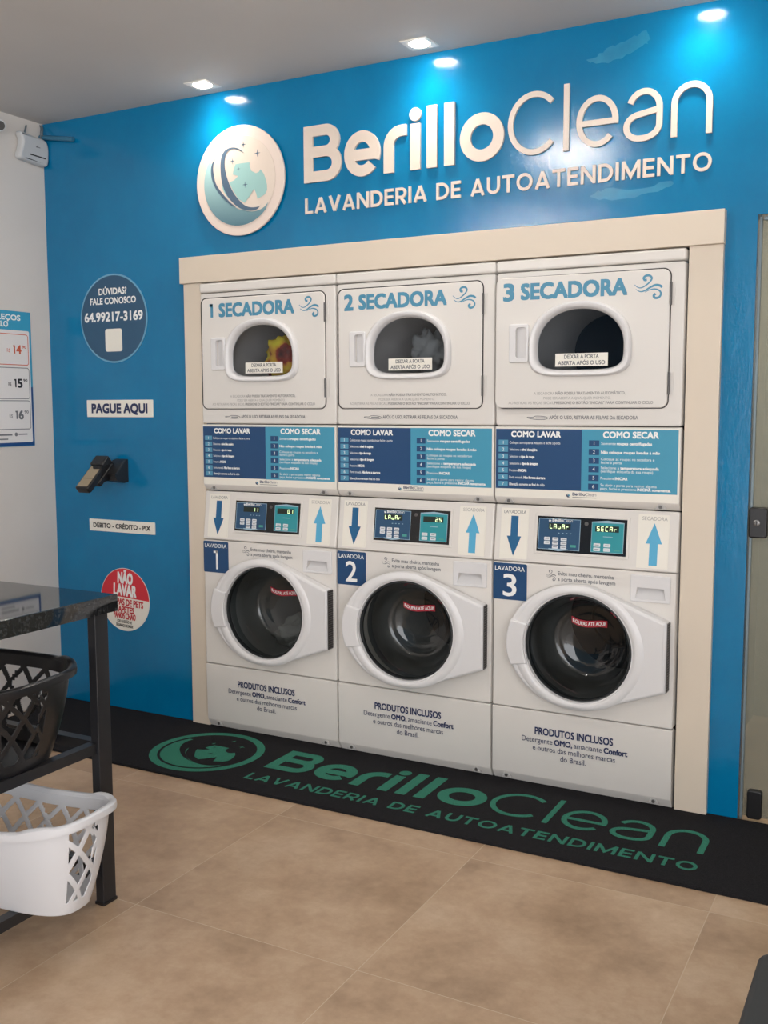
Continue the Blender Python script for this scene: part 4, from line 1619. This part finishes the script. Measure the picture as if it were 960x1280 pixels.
# ------------------------------------------------------------------ laundry baskets
def basket(name, cx, cy, z0, a, bh, h, m, label, rotz, flare, dip):
    e = empty(name, (cx, cy, z0), label, 'laundry basket')
    e.rotation_euler = (0, 0, rotz)
    N, K = 1200, 110

    def outline(k, grow=0.0):
        pts = []
        f = flare + (1 - flare) * (1 - (1 - k) ** 1.6)
        for i in range(N):
            th = 2 * PI * i / N
            c_, s_ = math.cos(th), math.sin(th)
            ex = 2 / 3.1
            pts.append(((a - bh * (1 - f) + grow) * math.copysign(abs(c_) ** ex, c_), (bh * f + grow) * math.copysign(abs(s_) ** ex, s_)))
        return pts

    def rim_z(x):
        return h + dip * (x / a) ** 2

    O = [outline(k / K) for k in range(K + 1)]
    per = [0.0]
    for i in range(1, N):
        per.append(per[-1] + math.dist(O[K][i], O[K][i - 1]))
    vs = []
    for k in range(K + 1):
        t_ = k / K
        for i in range(N):
            x, y = O[k][i]
            vs.append((x, y, rim_z(O[K][i][0]) * t_))
    fs = []
    for k in range(K):
        t_ = (k + 0.5) / K
        for i in range(N):
            x, y = O[K][i]
            j = (i + 1) % N
            hole = False
            if y > 0:
                zone = abs(x) < 0.84 * a or (abs(x) > 0.9 * a and y < 0.12 * bh)
            else:
                zone = abs(x) > 0.94 * a and y > -0.92 * bh
            if zone and 0.14 < t_ < (0.86 if y > 0 else 0.90):
                q = per[i] / 0.080
                p1 = (q + 1.7 * t_ + 0.9 * t_ * t_) % 1.0
                p2 = (q * 0.93 - 2.1 * t_ + 0.25) % 1.0
                hole = abs(p1 - 0.5) < 0.385 and abs(p2 - 0.5) < 0.385
            if not hole:
                fs.append((k * N + i, k * N + j, (k + 1) * N + j, (k + 1) * N + i))
    b = MB(FLAT)
    b.add(vs, fs, m)
    b.build('side_wall', e, solid=0.003)
    b = MB(FLAT)
    o0 = outline(0)[::12]
    b.loft([[(x, y, 0.0005) for x, y in o0], [(x, y, 0.006) for x, y in o0]], m)
    b.add([(x, y, 0.006) for x, y in o0], [tuple(range(len(o0)))], m)
    b.add([(x, y, 0.0005) for x, y in o0], [tuple(range(len(o0)))[::-1]], m)
    b.build('bottom', e)
    b = MB(FLAT)
    rings = []
    for g, dz in ((-0.001, -0.004), (0.001, 0.004), (0.006, 0.008), (0.014, 0.008), (0.019, 0.004), (0.020, -0.006), (0.019, -0.014), (0.016, -0.014), (0.015, -0.002), (0.003, -0.004)):
        r_ = []
        for (x, y), (bx_, by_) in zip(outline(1.0, g)[::5], O[K][::5]):
            z = rim_z(bx_) + dz
            if dz > 0:      # finger grips: shallow swellings of the rim
                for gx in (-0.70, 0.70):
                    z += 0.007 * math.exp(-((bx_ / a - gx) / 0.13) ** 4)
            r_.append((x, y, z))
        rings.append(r_)
    b.loft(rings, m)
    b.build('rim', e)
    return e


basket('laundry_basket', 0.508, -1.722, 0.4855, 0.285, 0.215, 0.243, M['basket_black'],
       'black plastic laundry basket on the upper shelf of the table', math.radians(5), 0.76, 0.0)
basket('laundry_basket', 0.652, -1.685, 0.1155, 0.280, 0.140, 0.234, M['basket_white'],
       'white plastic laundry basket on the lower shelf of the table', math.radians(5), 0.62, 0.036)

# ------------------------------------------------------------------ bench at the lower right corner
s = empty('waiting_bench', (2.85, -2.25, 0), 'black padded bench with rounded corner at the lower right', 'bench')
b = MB(FLAT)
b.prism(rrect(-0.270, -0.70, 0.30, 0.640, 0.035), 0.35, 0.42, M['leather'], 0.012, 4)
b.build('seat', s)
for x in (-0.20, 0.23):
    for y in (-0.62, 0.52):
        b = MB(FLAT)
        b.box(x - 0.02, x + 0.02, y - 0.02, y + 0.02, 0.0, 0.35, M['frame_black'], 0, 0.003)
        b.build('leg', s)
